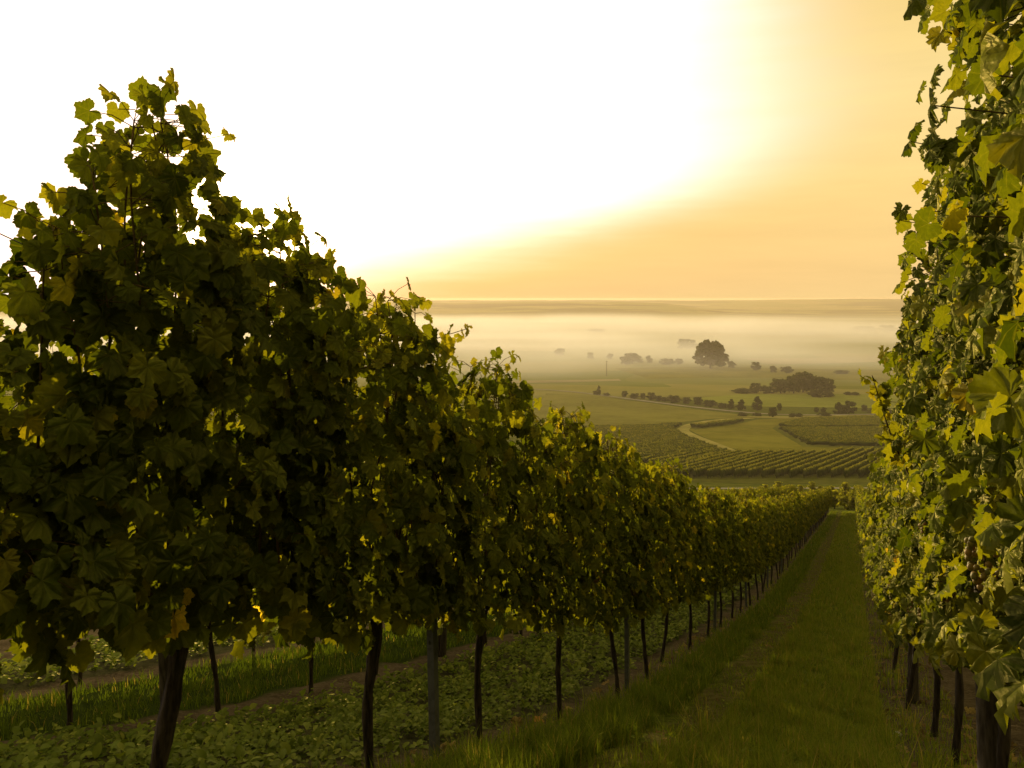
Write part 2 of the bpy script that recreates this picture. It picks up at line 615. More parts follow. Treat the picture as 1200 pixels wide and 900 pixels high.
def ribbon(cx, width):
    c = np.asarray(cx, float)
    # smooth the centre line
    t = np.arange(len(c)); tt = np.linspace(0, len(c) - 1, len(c) * 6)
    c = np.column_stack([np.interp(tt, t, c[:, i]) for i in (0, 1)])
    for _ in range(6):
        c[1:-1] = (c[:-2] + 2 * c[1:-1] + c[2:]) / 4
    d = np.gradient(c, axis=0); d /= np.linalg.norm(d, axis=1)[:, None]
    nrm = np.column_stack([-d[:, 1], d[:, 0]])
    w = np.broadcast_to(np.asarray(width, float), (len(c),))[:, None] / 2
    return np.vstack([c + nrm * w, (c - nrm * w)[::-1]])


sheet('olive_field', ppoly([(640, 461), (690, 463.5), (760, 472.5), (850, 484), (905, 490), (835, 491), (760, 499), (690, 501), (610, 500)]), M_OLIVE, .10,
      'olive green field sloping below the pale valley road', 12)
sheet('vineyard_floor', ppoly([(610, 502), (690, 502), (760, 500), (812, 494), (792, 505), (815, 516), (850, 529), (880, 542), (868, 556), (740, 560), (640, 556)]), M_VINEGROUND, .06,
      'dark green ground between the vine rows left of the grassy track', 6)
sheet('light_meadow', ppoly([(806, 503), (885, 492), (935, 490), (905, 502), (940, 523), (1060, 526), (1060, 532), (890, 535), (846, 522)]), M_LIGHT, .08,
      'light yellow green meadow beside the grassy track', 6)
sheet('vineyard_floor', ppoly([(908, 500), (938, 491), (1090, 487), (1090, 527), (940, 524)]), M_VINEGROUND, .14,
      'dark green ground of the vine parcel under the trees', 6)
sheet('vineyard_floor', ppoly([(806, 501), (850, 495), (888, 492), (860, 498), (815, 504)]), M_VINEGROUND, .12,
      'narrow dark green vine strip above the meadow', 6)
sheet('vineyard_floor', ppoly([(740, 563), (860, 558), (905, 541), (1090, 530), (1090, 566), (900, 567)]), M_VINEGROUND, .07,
      'green ground under the striped vine rows beyond the vineyard road', 6)
sheet('green_meadow', ppoly([(800, 468), (870, 462), (1000, 462), (1100, 464), (1100, 479), (930, 477), (890, 477)]), M_GREEN, .15,
      'fresh green meadow around the grove behind the valley road', 16)
sheet('stubble_field', ppoly([(560, 446), (725, 444.5), (728, 446.5), (560, 449.5)]), M_STUBBLE, .25, 'narrow pale stubble strip across the misty valley', 16)
sheet('green_meadow', ppoly([(720, 432), (840, 430), (1100, 434), (1100, 447), (900, 443), (760, 444)]), M_LIGHT, .2, 'pale meadow in the mist below the large tree', 24)
sheet('stubble_field', ppoly([(870, 420), (1100, 414), (1100, 422), (900, 427)]), M_STUBBLE, .3, 'pale stubble field in the mist beside the large tree', 30)
sheet('grassy_track', ribbon(ppoly([(880, 490.5), (840, 492.5), (808, 498), (797, 505), (822, 516), (852, 528), (878, 540), (890, 550)]), 4.5), M_TRACK, .2,
      'dry yellow grass track curving down between the vine parcels', 3)
sheet('grassy_track', ppoly([(862, 488.5), (915, 491), (985, 490), (1060, 489), (1060, 486.5), (990, 487), (905, 488)]), M_TRACK, .22,
      'dry yellow verge along the valley road', 4)
sheet('road', ribbon(ppoly([(600, 455), (650, 457.5), (690, 461.5), (720, 465.5), (760, 470.8), (800, 476), (850, 481.5), (900, 486), (960, 487), (1020, 486), (1120, 484)]), 4.2), M_ROAD, .3,
      'pale asphalt valley road running past a row of trees', 4)
road_pts = [(x, 128 + .04 * (x - 25)) for x in np.linspace(-60, 110, 30)]
sheet('road', ribbon(road_pts, 3.4), M_ROAD, .06, 'pale concrete lane crossing below the end of the vine rows', 4)


# ------------------------------------------------------------------ vine leaf shape
def leaf_shape(seed):
    rng = np.random.default_rng(seed)
    ka = np.array([0, 14, 30, 44, 56, 70, 88, 102, 116, 132, 150, 168])
    kr = np.array([1.0, .90, .76, .86, .94, .84, .70, .76, .80, .72, .62, .40]) * (1 + .035 * rng.standard_normal(12))
    out = []
    for sgn in (1, -1):
        aa = np.linspace(0, 168, 23) + np.concatenate([[0], rng.normal(0, .9, 22)])
        rr = np.interp(aa, ka, kr) * (1 + .038 * np.where(np.arange(23) % 2 == 0, 1, -1) + .015 * rng.standard_normal(23))
        side = [(a * sgn, q_) for a, q_ in zip(aa, rr)]
        out += side if sgn == 1 else side[:0:-1]
    ang = np.radians([a for a, _ in out]); r = np.array([r for _, r in out])
    n = len(out)
    ring = np.column_stack([np.sin(ang) * r, np.cos(ang) * r])
    xy = np.vstack([[0, 0], ring * .5, ring])
    rad = np.linalg.norm(xy, axis=1)
    th = np.arctan2(xy[:, 0], xy[:, 1])
    droop, fold, rip, ph = rng.uniform(.10, .50), rng.uniform(-.12, .38), rng.uniform(.08, .19), rng.uniform(0, 6)
    z = -droop * rad ** 2 + fold * np.abs(xy[:, 0]) + rip * rad * np.sin(3 * th + ph) + .10 * rng.standard_normal(len(xy)) * rad
    v = np.column_stack([xy, z])
    i = np.arange(n)
    j = (i + 1) % n
    tris = np.column_stack([np.zeros(n, int), 1 + j, 1 + i])
    quads = np.column_stack([1 + i, 1 + j, 1 + n + j, 1 + n + i])
    keep = np.ones(n, bool); keep[n // 2] = False      # petiole notch stays open
    return v, tris[keep], quads[keep], xy


SHAPES = [leaf_shape(s) for s in range(9)]


def frames(N, T):
    """orthonormal frames: leaf normal N, tip direction T"""
    N = N / np.linalg.norm(N, axis=1)[:, None]
    T = T - N * (T * N).sum(1)[:, None]
    T = T / (np.linalg.norm(T, axis=1)[:, None] + 1e-9)
    Xa = np.cross(T, N)
    return np.stack([Xa, T, N], 1)      # rows: local x, y, z axes


def leaves_geometry(P, Nn, T, S, tone, rng):
    """leaf meshes at points P; returns verts, tris, quads, tone, uv"""
    R = frames(Nn, T)
    VV, TT_, QQ, TO, UV = [], [], [], [], []
    n0 = 0
    idx = rng.integers(0, len(SHAPES), len(P))
    for k, (v, t, q, xy) in enumerate(SHAPES):
        sel = np.where(idx == k)[0]
        if not len(sel):
            continue
        W_ = P[sel][:, None] + S[sel][:, None, None] * np.einsum('vj,njk->nvk', v, R[sel])
        m = len(v)
        base = n0 + np.arange(len(sel))[:, None, None] * m
        VV.append(W_.reshape(-1, 3)); TT_.append((t[None] + base).reshape(-1, 3)); QQ.append((q[None] + base).reshape(-1, 4))
        TO.append(np.repeat(tone[sel], m)); UV.append(np.tile(xy, (len(sel), 1)))
        n0 += m * len(sel)
    return np.vstack(VV), np.vstack(TT_), np.vstack(QQ), np.concatenate(TO), np.vstack(UV)


SLOPE = .27      # ground falls this much per metre along a row


def vine_crown(seed, size_k=1.0, prof=None, top=2.2, half=.22, canes=15, yellow=.05, w=.62, lean_out=0.0, kmin=2, fill=300, dome=0.0, hang=.16, side_shoots=2):
    """local: x along the row (downhill), y across, z up; ground falls with x"""
    rng = np.random.default_rng(seed)
    G = Geo()
    P, NN, T, S, TN = [], [], [], [], []
    if dome:
        cen = rng.uniform(-.12, .12)
        prof = lambda x: top - dome * min(1.3, abs((x - cen) / w)) ** 2.2

    def add_leaf(p, out, size, tone):
        side = 1.0 if out > 0 else -1.0
        nv = np.array([rng.normal(0, .38), side * rng.uniform(.35, 1.0), rng.uniform(.0, .75)])
        tv = np.array([rng.normal(0, .55), side * rng.uniform(0, .6), -rng.uniform(.25, 1.0)])
        if rng.random() < .12:
            tv[2] *= -.6
        P.append(p); NN.append(nv); T.append(tv); S.append(size); TN.append(tone)
    # cordon arms along the lowest wire
    hc = .82
    for s in (-1, 1):
        xs = np.linspace(0, s * w, 7)
        pts = [(x, rng.normal(0, .012), hc - .10 * (1 - min(1, abs(x) / .2)) - SLOPE * x + rng.normal(0, .01)) for x in xs]
        G.tube(pts, np.linspace(.017, .009, 7), 6, 1)
    for c in range(canes):
        x0 = -w + 2 * w * (c + rng.uniform(.2, .8)) / canes
        ctop = top * rng.uniform(.93, 1.0) + rng.normal(0, .035)
        dx, dy = rng.normal(0, .12), rng.normal(0, .08)
        if prof is not None:
            ctop = prof(x0 + dx) - rng.uniform(0, .05)
        elif rng.random() < .12:
            ctop += rng.uniform(.04, .13)
        nn = 17
        zz = np.linspace(hc, ctop, nn)
        f = np.linspace(0, 1, nn)
        wig = .03 * np.sin(f * rng.uniform(4, 9) + rng.uniform(0, 6))
        cx = x0 + dx * f + wig
        cyy = rng.normal(0, .05) + dy * f + .03 * np.sin(f * rng.uniform(4, 8) + rng.uniform(0, 6)) + lean_out * f
        cyy = np.clip(cyy, -.11, .11)
        pts = np.column_stack([cx, cyy, zz - SLOPE * cx])
        G.tube(pts, np.linspace(.0055, .0022, nn), 5, 1)
        for i in range(nn):
            # main leaf and lateral leaves at each node
            tipf = max(0, (zz[i] - ctop + .25) / .3)
            k = kmin + (rng.random() < .75) + (rng.random() < .45)
            for j in range(k):
                side = 1 if rng.random() < .5 else -1
                pet = rng.uniform(.05, 1.0) ** .7 * half * (1 - .3 * min(1, tipf))
                p = pts[i] + np.array([rng.normal(0, .06), side * pet, rng.normal(.015, .045)]) * (1, 1 - .45 * min(1, tipf), 1)
                size = size_k * rng.uniform(.046, .080) * (1 if j == 0 else .86) * (1 - .28 * min(1, tipf))
                tone = np.clip(rng.normal(.36, .19) + .16 * min(1, tipf), 0, .76)
                if rng.random() < yellow:
                    tone = rng.uniform(.74, .95)
                add_leaf(p, p[1], size, tone)
                if rng.random() < (.35 if j == 0 else 0) or tipf > 0:
                    G.tube([pts[i], (pts[i] + p) / 2 + np.array([0, 0, .012]), p], [.0016, .0014, .0012], 4, 1, cap=False)
    # outer leaf wall
    for _ in range(fill):
        x = rng.uniform(-w, w); t_ = top * .93 if prof is None else prof(x) - .06
        z = rng.uniform(.95, t_)
        side = rng.choice([-1, 1])
        add_leaf(np.array([x, side * half * rng.uniform(.45, 1.0), z - SLOPE * x]), side, size_k * rng.uniform(.045, .078), np.clip(rng.normal(.38, .2), 0, .74))
    # leaves hanging below the cordon
    for _ in range(int(60 + 190 * hang)):
        x = rng.uniform(-w, w)
        p = np.array([x, rng.uniform(-half, half) * .9, hc - rng.uniform(-.12, hang) - SLOPE * x])
        add_leaf(p, p[1], rng.uniform(.05, .082), np.clip(rng.normal(.42, .17), 0, 1))
    # a few shoots that stick out sideways
    for _ in range(side_shoots):
        x = rng.uniform(-w, w); z0 = rng.uniform(1.1, top if prof is None else prof(x) - .15); side = rng.choice([-1, 1])
        f = np.linspace(0, 1, 7)
        L = rng.uniform(.12, .26)
        pts = np.column_stack([x + rng.normal(0, .12) * f, side * (.12 + L * f * .75), z0 + L * .6 * f - .25 * L * f * f - SLOPE * x])
        G.tube(pts, np.linspace(.004, .0015, 7), 4, 1)
        for i in range(1, 7):
            add_leaf(pts[i] + rng.normal(0, .02, 3), side, rng.uniform(.035, .062), np.clip(rng.normal(.52, .12), 0, .9))
    P, NN, T, S, TN = map(np.array, (P, NN, T, S, TN))
    v, t, q, tone, uv = leaves_geometry(P, NN, T, S, TN, rng)
    cv = np.vstack(G.v); cq = np.vstack(G.q) + len(v); ct = np.vstack(G.t) + len(v) if G.t else np.zeros((0, 3), int)
    V = np.vstack([v, cv])
    tris = np.vstack([t, ct]); quads = np.vstack([q, cq])
    tm = np.concatenate([np.zeros(len(t)), np.ones(len(ct))]); qm = np.concatenate([np.zeros(len(q)), np.ones(len(cq))])
    tone = np.concatenate([tone, np.zeros(len(cv))]); uv = np.vstack([uv, np.zeros((len(cv), 2))])
    return mesh_np('vine_crown', V, tris, quads, [M_LEAF, M_CANE], tm, qm, True, {'tone': tone}, uv)


def vine_trunk(seed, r=.018, lean=None):
    rng = np.random.default_rng(seed)
    lean = rng.normal(0, .035, 2) if lean is None else np.array(lean, float)
    n = 15
    f = np.linspace(0, 1, n)
    a, b = rng.uniform(0, 6, 2)
    off = np.column_stack([lean[0] * (1 - f) + .010 * np.sin(f * 7 + a), lean[1] * (1 - f) + .010 * np.sin(f * 6 + b)])
    pts = np.column_stack([off, -.08 + f * .86])
    rad = r * (1 + .25 * np.exp(-(f / .12) ** 2) + .10 * np.sin(f * 17 + a) + .32 * np.exp(-((f - .98) / .10) ** 2))
    G = Geo()
    G.tube(pts, rad, 11, 0, True, rng, .12)
    # two short arms at the head
    for s in (-1, 1):
        G.tube([pts[-1] + (0, 0, -.03), pts[-1] + (s * .07, 0, .02), (s * .19, 0, .81 - SLOPE * s * .19)], [r * .8, r * .7, .014], 7)
    return G.mesh('trunk', [M_BARK], True)


def grape_mesh(seed):
    rng = np.random.default_rng(seed)
    bm = bmesh.new()
    bmesh.ops.create_icosphere(bm, subdivisions=2, radius=1.0)
    bm.verts.ensure_lookup_table()
    sv = np.array([v.co[:] for v in bm.verts]); sf = np.array([[v.index for v in f.verts] for f in bm.faces])
    bm.free()
    V, Tt, TO = [], [], []
    n = 0
    for k in range(46):
        f = (k + .5) / 46
        rr = .034 * math.sin(math.pi * min(1, f * .75 + .22)) + .004
        a = k * 2.4 + rng.normal(0, .3)
        c = np.array([math.cos(a) * rr, math.sin(a) * rr, -.015 - f * .125]) + rng.normal(0, .002, 3)
        V.append(sv * rng.uniform(.0068, .0088) + c); Tt.append(sf + n); n += len(sv)
        TO.append(np.full(len(sv), np.clip(rng.normal(.4, .22), 0, 1)))
    G = Geo()
    G.tube([(0, 0, .02), (0, 0, -.01), (0, 0, -.09)], .002, 5)
    v2 = np.vstack(G.v)
    quads = np.vstack(G.q) + n
    tris = np.vstack(Tt + [np.vstack(G.t) + n])
    tm = np.zeros(len(tris)); tm[-len(np.vstack(G.t)):] = 1
    return mesh_np('grape_cluster', np.vstack(V + [v2]), tris, quads, [M_GRAPE, M_CANE], tm, np.ones(len(quads)), True,
                   {'tone': np.concatenate(TO + [np.zeros(len(v2))])})


CROWNS = [vine_crown(100 + s, .93, top=2.06 + .05 * (s % 3), yellow=.006, dome=.30) for s in range(8)]
CROWNS_SUN = [vine_crown(300 + s, .72, top=2.14 + .04 * (s % 3), yellow=.02, kmin=3, canes=18, half=.24, fill=540, dome=.12, hang=.26, side_shoots=0) for s in range(6)]
PEAK_X = [-.7, -.53, -.45, -.36, -.14, -.05, .065, .26, .62]
PEAK_Z = [1.05, 1.42, 1.84, 2.06, 2.22, 2.14, 1.90, 2.04, 1.98]
PEAK = vine_crown(555, .95, lambda x: float(np.interp(x, PEAK_X, PEAK_Z)), top=2.22, yellow=.012, kmin=3, canes=18, fill=260)
TRUNKS = [vine_trunk(200 + s) for s in range(8)]
GRAPES = [grape_mesh(400 + s) for s in range(4)]

ORD = ['first', 'second', 'third', 'fourth', 'fifth', 'sixth', 'seventh', 'eighth', 'ninth', 'tenth', 'eleventh', 'twelfth', 'thirteenth',
       'fourteenth', 'fifteenth', 'sixteenth', 'seventeenth', 'eighteenth', 'nineteenth', 'twentieth']
TENS = {2: 'twenty', 3: 'thirty', 4: 'forty', 5: 'fifty', 6: 'sixty', 7: 'seventy'}
TENTHS = {3: 'thirtieth', 4: 'fortieth', 5: 'fiftieth', 6: 'sixtieth', 7: 'seventieth'}


def ordinal(i):
    """1 -> first"""
    if i <= 20:
        return ORD[i - 1]
    t, u = divmod(i, 10)
    return TENTHS[t] if u == 0 else TENS[t] + '-' + ORD[u - 1]


ROW_ANG = math.atan2(COS, SIN)
rng_v = np.random.default_rng(11)


def place_vine(off, Y, label, group, crowns, trunk=None, crown=None, zs=None, grapes=0, gside=1, thick=1.0, root_name='vine'):
    X = Y * TAN + off
    root = link('vine', None, None, (X, Y, gz(X, Y)), (0, 0, ROW_ANG))
    root.empty_display_size = .2
    tag(root, label, 'vine', group)
    tr = link('trunk', trunk or TRUNKS[rng_v.integers(len(TRUNKS))], root)
    tr.rotation_euler = (0, 0, math.pi * rng_v.integers(2) * 0)
    cr = link('crown', crown or crowns[rng_v.integers(len(crowns))], root)
    cr.scale = (1, thick * (1 if rng_v.random() < .5 else -1), (zs if zs else rng_v.uniform(.97, 1.05)))
    for _ in range(grapes):
        x = rng_v.uniform(-.5, .5)
        g = link('grape_cluster', GRAPES[rng_v.integers(len(GRAPES))], root)
        g.location = (x, gside * rng_v.uniform(.12, .23), rng_v.uniform(.82, 1.12) - SLOPE * x)
        g.rotation_euler = (rng_v.normal(0, .15), rng_v.normal(0, .15), rng_v.uniform(0, 6))
        s_ = rng_v.uniform(.85, 1.15)
        g.scale = (s_, s_, s_)
    return root


# shaded row on the sun side of the grass path
L_OFF, R_OFF = -2.07, .50
left_Y = [1.28, 2.48, 3.43, 4.44, 5.63, 6.8, 7.82, 8.9, 10.06, 11.35, 12.4, 13.6, 14.6, 15.7, 16.8]
while left_Y[-1] < 65.5:
    left_Y.append(left_Y[-1] + 1.1)
left_zs = {0: .70, 1: 1.0, 2: 1.0, 3: 1.05, 4: 1.04, 5: 1.04}
special_trunks = {1: vine_trunk(901, .026, (-.16, .05)), 2: vine_trunk(902, .022, (.0, .02)), 3: vine_trunk(903, .019, (-.03, .02)), 4: vine_trunk(904, .018, (0, .02))}
vines = {}
for i, y in enumerate(left_Y):
    if i < 24:
        lab = f'{ordinal(i + 1)} vine from the viewer in the dark row below the sun'
        if i == 1:
            lab = 'tallest dark vine beside the sun with a thick leaning trunk'
        elif i == 0:
            lab = 'dark vine at the picture edge before the tallest vine'
    else:
        lab = f'small far vine in the dark row, {ordinal(i + 1)} from the viewer'
    vines[i] = place_vine(L_OFF, y, lab, 'vines in the dark row below the sun', CROWNS, special_trunks.get(i), PEAK if i == 1 else None, left_zs.get(i),
                          grapes=1 if 2 < i < 7 else 0, gside=-1)
# sunlit row on the other side of the path
right_Y = [.55, 1.65, 2.75, 3.9, 4.85, 6.2, 7.2]
while right_Y[-1] < 65.5:
    right_Y.append(right_Y[-1] + 1.1)
sun_vines = {}
for i, y in enumerate(right_Y):
    lab = f'{ordinal(i + 1)} vine from the viewer in the sunlit row across the path' if i < 24 else f'small far vine in the sunlit row, {ordinal(i + 1)} from the viewer'
    sun_vines[i] = place_vine(R_OFF, y, lab, 'vines in the sunlit row across the path', CROWNS_SUN, None, None, None, grapes=2 if i < 9 else 0, gside=1)
# rows behind the dark row
n2 = 0
y = 4.9
while y < 65.5:
    n2 += 1
    place_vine(-4.85, y, f'{ordinal(n2)} vine from the viewer in the row behind the dark row', 'vines in the row behind the dark row', CROWNS, zs=1.08)
    y += 1.1
n3 = 0
y = 5.4
while y < 65.5:
    n3 += 1
    if True:
        place_vine(-7.4, y, f'{ordinal(n3)} vine from the viewer in the third row beyond the grass strip', 'vines in the third row beyond the grass strip', CROWNS)
    y += 1.1


def yellow_leaf(parent, world_xyz, size, nrm, tip):
    rng = np.random.default_rng(5)
    v, t, q, tone, uv = leaves_geometry(np.zeros((1, 3)), np.array([nrm], float), np.array([tip], float), np.array([size]), np.array([.5]), rng)
    me = mesh_np('yellow_leaf', v, t, q, [M_YLEAF], None, None, True, {'tone': tone}, uv)
    o = link('yellow_leaf', me, parent)
    bpy.context.view_layer.update()
    o.location = parent.matrix_world.inverted() @ Vector(world_xyz)
    o['label'] = 'bright yellow leaf lit through from behind'
    o.rotation_euler = (0, 0, -ROW_ANG)
    return o


def at(px, py, Y):
    return ((px - 600) / F * Y, Y, -(py - 350) / F * Y)


yellow_leaf(vines[1], at(204, 722, 2.25), .062, (-.3, -1, .2), (.1, .2, -1))
yellow_leaf(vines[1], at(216, 698, 2.3), .03, (.5, -1, .2), (.4, .2, -1))
yellow_leaf(vines[2], at(306, 716, 2.9), .042, (.2, -1, .1), (0, 0, -1))


def stray_shoot(parent, pts, seed):
    """a single leafy cane that sticks out of the row"""
    rng = np.random.default_rng(seed)
    bpy.context.view_layer.update()
    inv = parent.matrix_world.inverted()
    P = np.array([inv @ Vector(p) for p in pts])
    t = np.linspace(0, len(P) - 1, 15)
    C = np.column_stack([np.interp(t, np.arange(len(P)), P[:, i]) for i in range(3)])
    for _ in range(3):
        C[1:-1] = (C[:-2] + 2 * C[1:-1] + C[2:]) / 4
    G = Geo(); G.tube(C, np.linspace(.0045, .0018, 15), 6, 1)
    L = [C[i] + rng.normal(0, .022, 3) for i in range(3, 15) for _ in range(2)]
    n = len(L)
    v, t_, q, tone, uv = leaves_geometry(np.array(L), np.column_stack([rng.normal(0, .5, n), rng.normal(-.5, .4, n), rng.uniform(0, .8, n)]),
                                         np.column_stack([rng.normal(0, .7, n), rng.normal(0, .5, n), -rng.uniform(-.2, 1, n)]), rng.uniform(.025, .05, n), np.clip(rng.normal(.58, .12, n), 0, .9), rng)
    cv = np.vstack(G.v)
    tris = np.vstack([t_, np.vstack(G.t) + len(v)]); quads = np.vstack([q, np.vstack(G.q) + len(v)])
    me = mesh_np('shoot', np.vstack([v, cv]), tris, quads, [M_LEAF, M_CANE], np.concatenate([np.zeros(len(t_)), np.ones(len(tris) - len(t_))]),
                 np.concatenate([np.zeros(len(q)), np.ones(len(quads) - len(q))]), True, {'tone': np.concatenate([tone, np.zeros(len(cv))])}, np.vstack([uv, np.zeros((len(cv), 2))]))
    link('shoot', me, parent)


stray_shoot(sun_vines[3], [at(1075, 575, 3.6), at(1048, 522, 3.55), at(1034, 480, 3.5), at(1022, 440, 3.45)], 4)
stray_shoot(sun_vines[1], [at(1165, 70, 1.75), at(1140, 40, 1.72), at(1112, 22, 1.7)], 6)
stray_shoot(vines[3], [at(470, 440, 3.75), at(462, 420, 3.7), at(500, 400, 3.9), at(548, 385, 4.05)], 9)


# ------------------------------------------------------------------ posts and wires
def steel_post():
    G = Geo()
    # rolled open profile: web and two flanges, with wire notches
    h = 1.95
    sec = [(-.022, -.018), (-.022, .018), (-.018, .018), (-.018, -.014), (.018, -.014), (.018, .018), (.022, .018), (.022, -.018)]
    k = len(sec)
    v = [(x, y, z) for z in (-.4, h) for x, y in sec]
    q = [(i, (i + 1) % k, k + (i + 1) % k, k + i) for i in range(k)]
    q += [(k + 0, k + 1, k + 2, k + 3), (k + 0, k + 3, k + 4, k + 7), (k + 4, k + 5, k + 6, k + 7)]
    G.add(v, None, q)
    for z in np.arange(.6, 1.9, .16):
        for s in (-1, 1):
            x = s * .022
            G.add([(x, .0, z), (x + s * .008, .004, z + .012), (x, .008, z), (x, .0, z + .02), (x + s * .008, .004, z + .026), (x, .008, z + .02)], [(0, 1, 2), (3, 5, 4)], [(0, 3, 4, 1), (1, 4, 5, 2)])
    return G.mesh('trellis_post', [M_STEEL])


def wood_post(seed):
    rng = np.random.default_rng(seed)
    G = Geo()
    n = 12
    f = np.linspace(0, 1, n)
    G.tube(np.column_stack([.012 * np.sin(f * 3), .006 * np.sin(f * 5), -.35 + 2.3 * f]), .041 - .004 * f, 14, 0, True, rng, .025)
    return G.mesh('trellis_post', [M_WOOD], True)


STEEL = steel_post()
WOODS = [wood_post(1), wood_post(2)]
k = 0
for y in [3.94, 7.29, 11.9, 15.4] + list(np.arange(19.2, 66, 3.8)):
    k += 1
    x = y * TAN + L_OFF
    o = link('trellis_post', STEEL, None, (x, y, gz(x, y)), (rng_v.normal(0, .012), rng_v.normal(0, .012), ROW_ANG))
    tag(o, f'{ordinal(k)} grey steel trellis post from the viewer in the dark row', 'post', 'steel trellis posts in the dark row')
k = 0
for y in [2.81, 6.5, 10.2, 14.0] + list(np.arange(17.8, 66, 3.8)):
    k += 1
    x = y * TAN + R_OFF
    o = link('trellis_post', WOODS[k % 2], None, (x, y, gz(x, y)), (rng_v.normal(0, .015), rng_v.normal(0, .015), rng_v.uniform(0, 6)))
    tag(o, f'{ordinal(k)} dark wooden trellis post from the viewer in the sunlit row', 'post', 'wooden trellis posts in the sunlit row')
k = 0
for y in [5.62, 9.4, 13.2, 17.]:
    k += 1
    x = y * TAN - 4.85
    o = link('trellis_post', WOODS[k % 2], None, (x, y, gz(x, y)), (.02, -.05 if k == 1 else .01, 0))
    tag(o, f'{ordinal(k)} wooden trellis post from the viewer in the row behind the dark row', 'post', 'wooden posts in the row behind the dark row')


def wire(off, hgt, y0, y1, label):
    ys = np.linspace(y0, y1, 60)
    xs = ys * TAN + off + .03
    zs = ground(xs, ys) + hgt
    G = Geo()
    G.tube(np.column_stack([xs, ys, zs]), .0016, 5)
    tag(link('trellis_wire', G.mesh('trellis_wire', [M_WIRE], True)), label, 'wire', 'trellis wires')


wire(L_OFF, 1.62, .6, 66, 'thin upper trellis wire threading the dark row of vines')
wire(L_OFF, .80, .6, 66, 'thin lower trellis wire carrying the dark row of vines')
wire(R_OFF, 1.62, .3, 66, 'thin upper trellis wire threading the sunlit row of vines')
wire(R_OFF, .80, .3, 66, 'thin lower trellis wire carrying the sunlit row of vines')


# ------------------------------------------------------------------ grass and cover crop
def blades(rng, off_lo, off_hi, y0, y1, dens, h, width, dens_fn=None, shift=0.0):
    """grass blades between two offsets from the row line"""
    n = int((off_hi - off_lo) * (y1 - y0) * dens)
    o = rng.uniform(off_lo, off_hi, n); y = rng.uniform(y0, y1, n)
    # clumping
    cl = np.sin(o * 7.3 + 2.1 * np.sin(y * 2.1)) * np.sin(y * 3.9 + 1.7 * np.sin(o * 3.3)) + .5 * np.sin(y * 9.1 + o * 11.7)
    keep = rng.random(n) < np.clip(.62 + .42 * cl, .1, 1)
    if dens_fn is not None:
        keep &= rng.random(n) < dens_fn(o, y)
    o, y, cl = o[keep], y[keep], cl[keep]
    n = len(o)
    x = y * TAN + o
    z = ground(x, y) - .01
    hh = h * rng.uniform(.45, 1.25, n) * (1 + .28 * cl)
    a = rng.uniform(0, 2 * np.pi, n)
    lean = hh * rng.uniform(.1, .8, n)
    d = np.column_stack([np.cos(a), np.sin(a)])
    sdv = np.column_stack([-d[:, 1], d[:, 0]]) * (width * rng.uniform(.6, 1.3, n))[:, None]
    base = np.column_stack([x, y, z])
    def pt(f, wf, sgn):
        p = base.copy()
        p[:, :2] += d * (lean * f ** 1.8)[:, None] + sgn * sdv * wf
        p[:, 2] += hh * (f - .25 * f * f * (lean / (hh + 1e-6)))
        return p
    V = np.stack([pt(0, .5, -1), pt(0, .5, 1), pt(.55, .42, 1), pt(.55, .42, -1), pt(1., 0, 0)], 1)
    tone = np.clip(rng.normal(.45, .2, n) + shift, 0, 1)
    tone[rng.random(n) < .06] = 1.0
    return V, np.repeat(tone, 5)


def build_blades(name, parts, label, mat=M_GRASS):
    V = np.concatenate([p[0] for p in parts]); tone = np.concatenate([p[1] for p in parts])
    n = len(V)
    b = np.arange(n)[:, None] * 5
    q = b + np.array([[0, 1, 2, 3]]); t = b + np.array([[3, 2, 4]])
    me = mesh_np(name, V.reshape(-1, 3), t, q, [mat], None, None, False, {'tone': tone})
    tag(link(name, me), label, 'grass', None, 'stuff')


rg = np.random.default_rng(21)
LOD = [(2.2, 6.5, 1.0, 1.0), (6.5, 13, .42, 1.7), (13, 30, .13, 3.2), (30, 68, .035, 6.5)]
path = []
for y0, y1, dm, wm in LOD:
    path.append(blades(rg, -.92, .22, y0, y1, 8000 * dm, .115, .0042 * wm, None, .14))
    path.append(blades(rg, -1.36, -.9, y0, y1, 2300 * dm, .05, .0042 * wm))
    path.append(blades(rg, .2, .8, y0, y1, 1300 * dm, .09, .0042 * wm))
for _ in range(150):
    o_ = rg.uniform(-1.5, .5); y_ = 2.8 + 12 * rg.random() ** 1.6
    if -1.3 < o_ < -.95:
        continue
    path.append(blades(rg, o_ - .05, o_ + .05, y_ - .05, y_ + .05, 5000, rg.uniform(.16, .27), .0046, None, rg.uniform(-.1, .3)))
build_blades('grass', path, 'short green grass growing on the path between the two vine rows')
ridge = []
for y0, y1, dm, wm in LOD:
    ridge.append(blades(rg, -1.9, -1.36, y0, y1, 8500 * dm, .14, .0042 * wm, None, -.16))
    ridge.append(blades(rg, -2.2, -1.85, y0, y1, 1100 * dm, .12, .0042 * wm))
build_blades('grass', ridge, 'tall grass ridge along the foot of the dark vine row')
strip = []
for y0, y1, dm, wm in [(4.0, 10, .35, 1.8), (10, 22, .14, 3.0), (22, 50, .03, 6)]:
    strip.append(blades(rg, -7.1, -5.15, y0, y1, 3600 * dm, .10, .0042 * wm, None, -.45))  # blade tone shifted down to carry the shade of the vine rows
build_blades('grass', strip, 'dark grass strip behind the second row of vines')


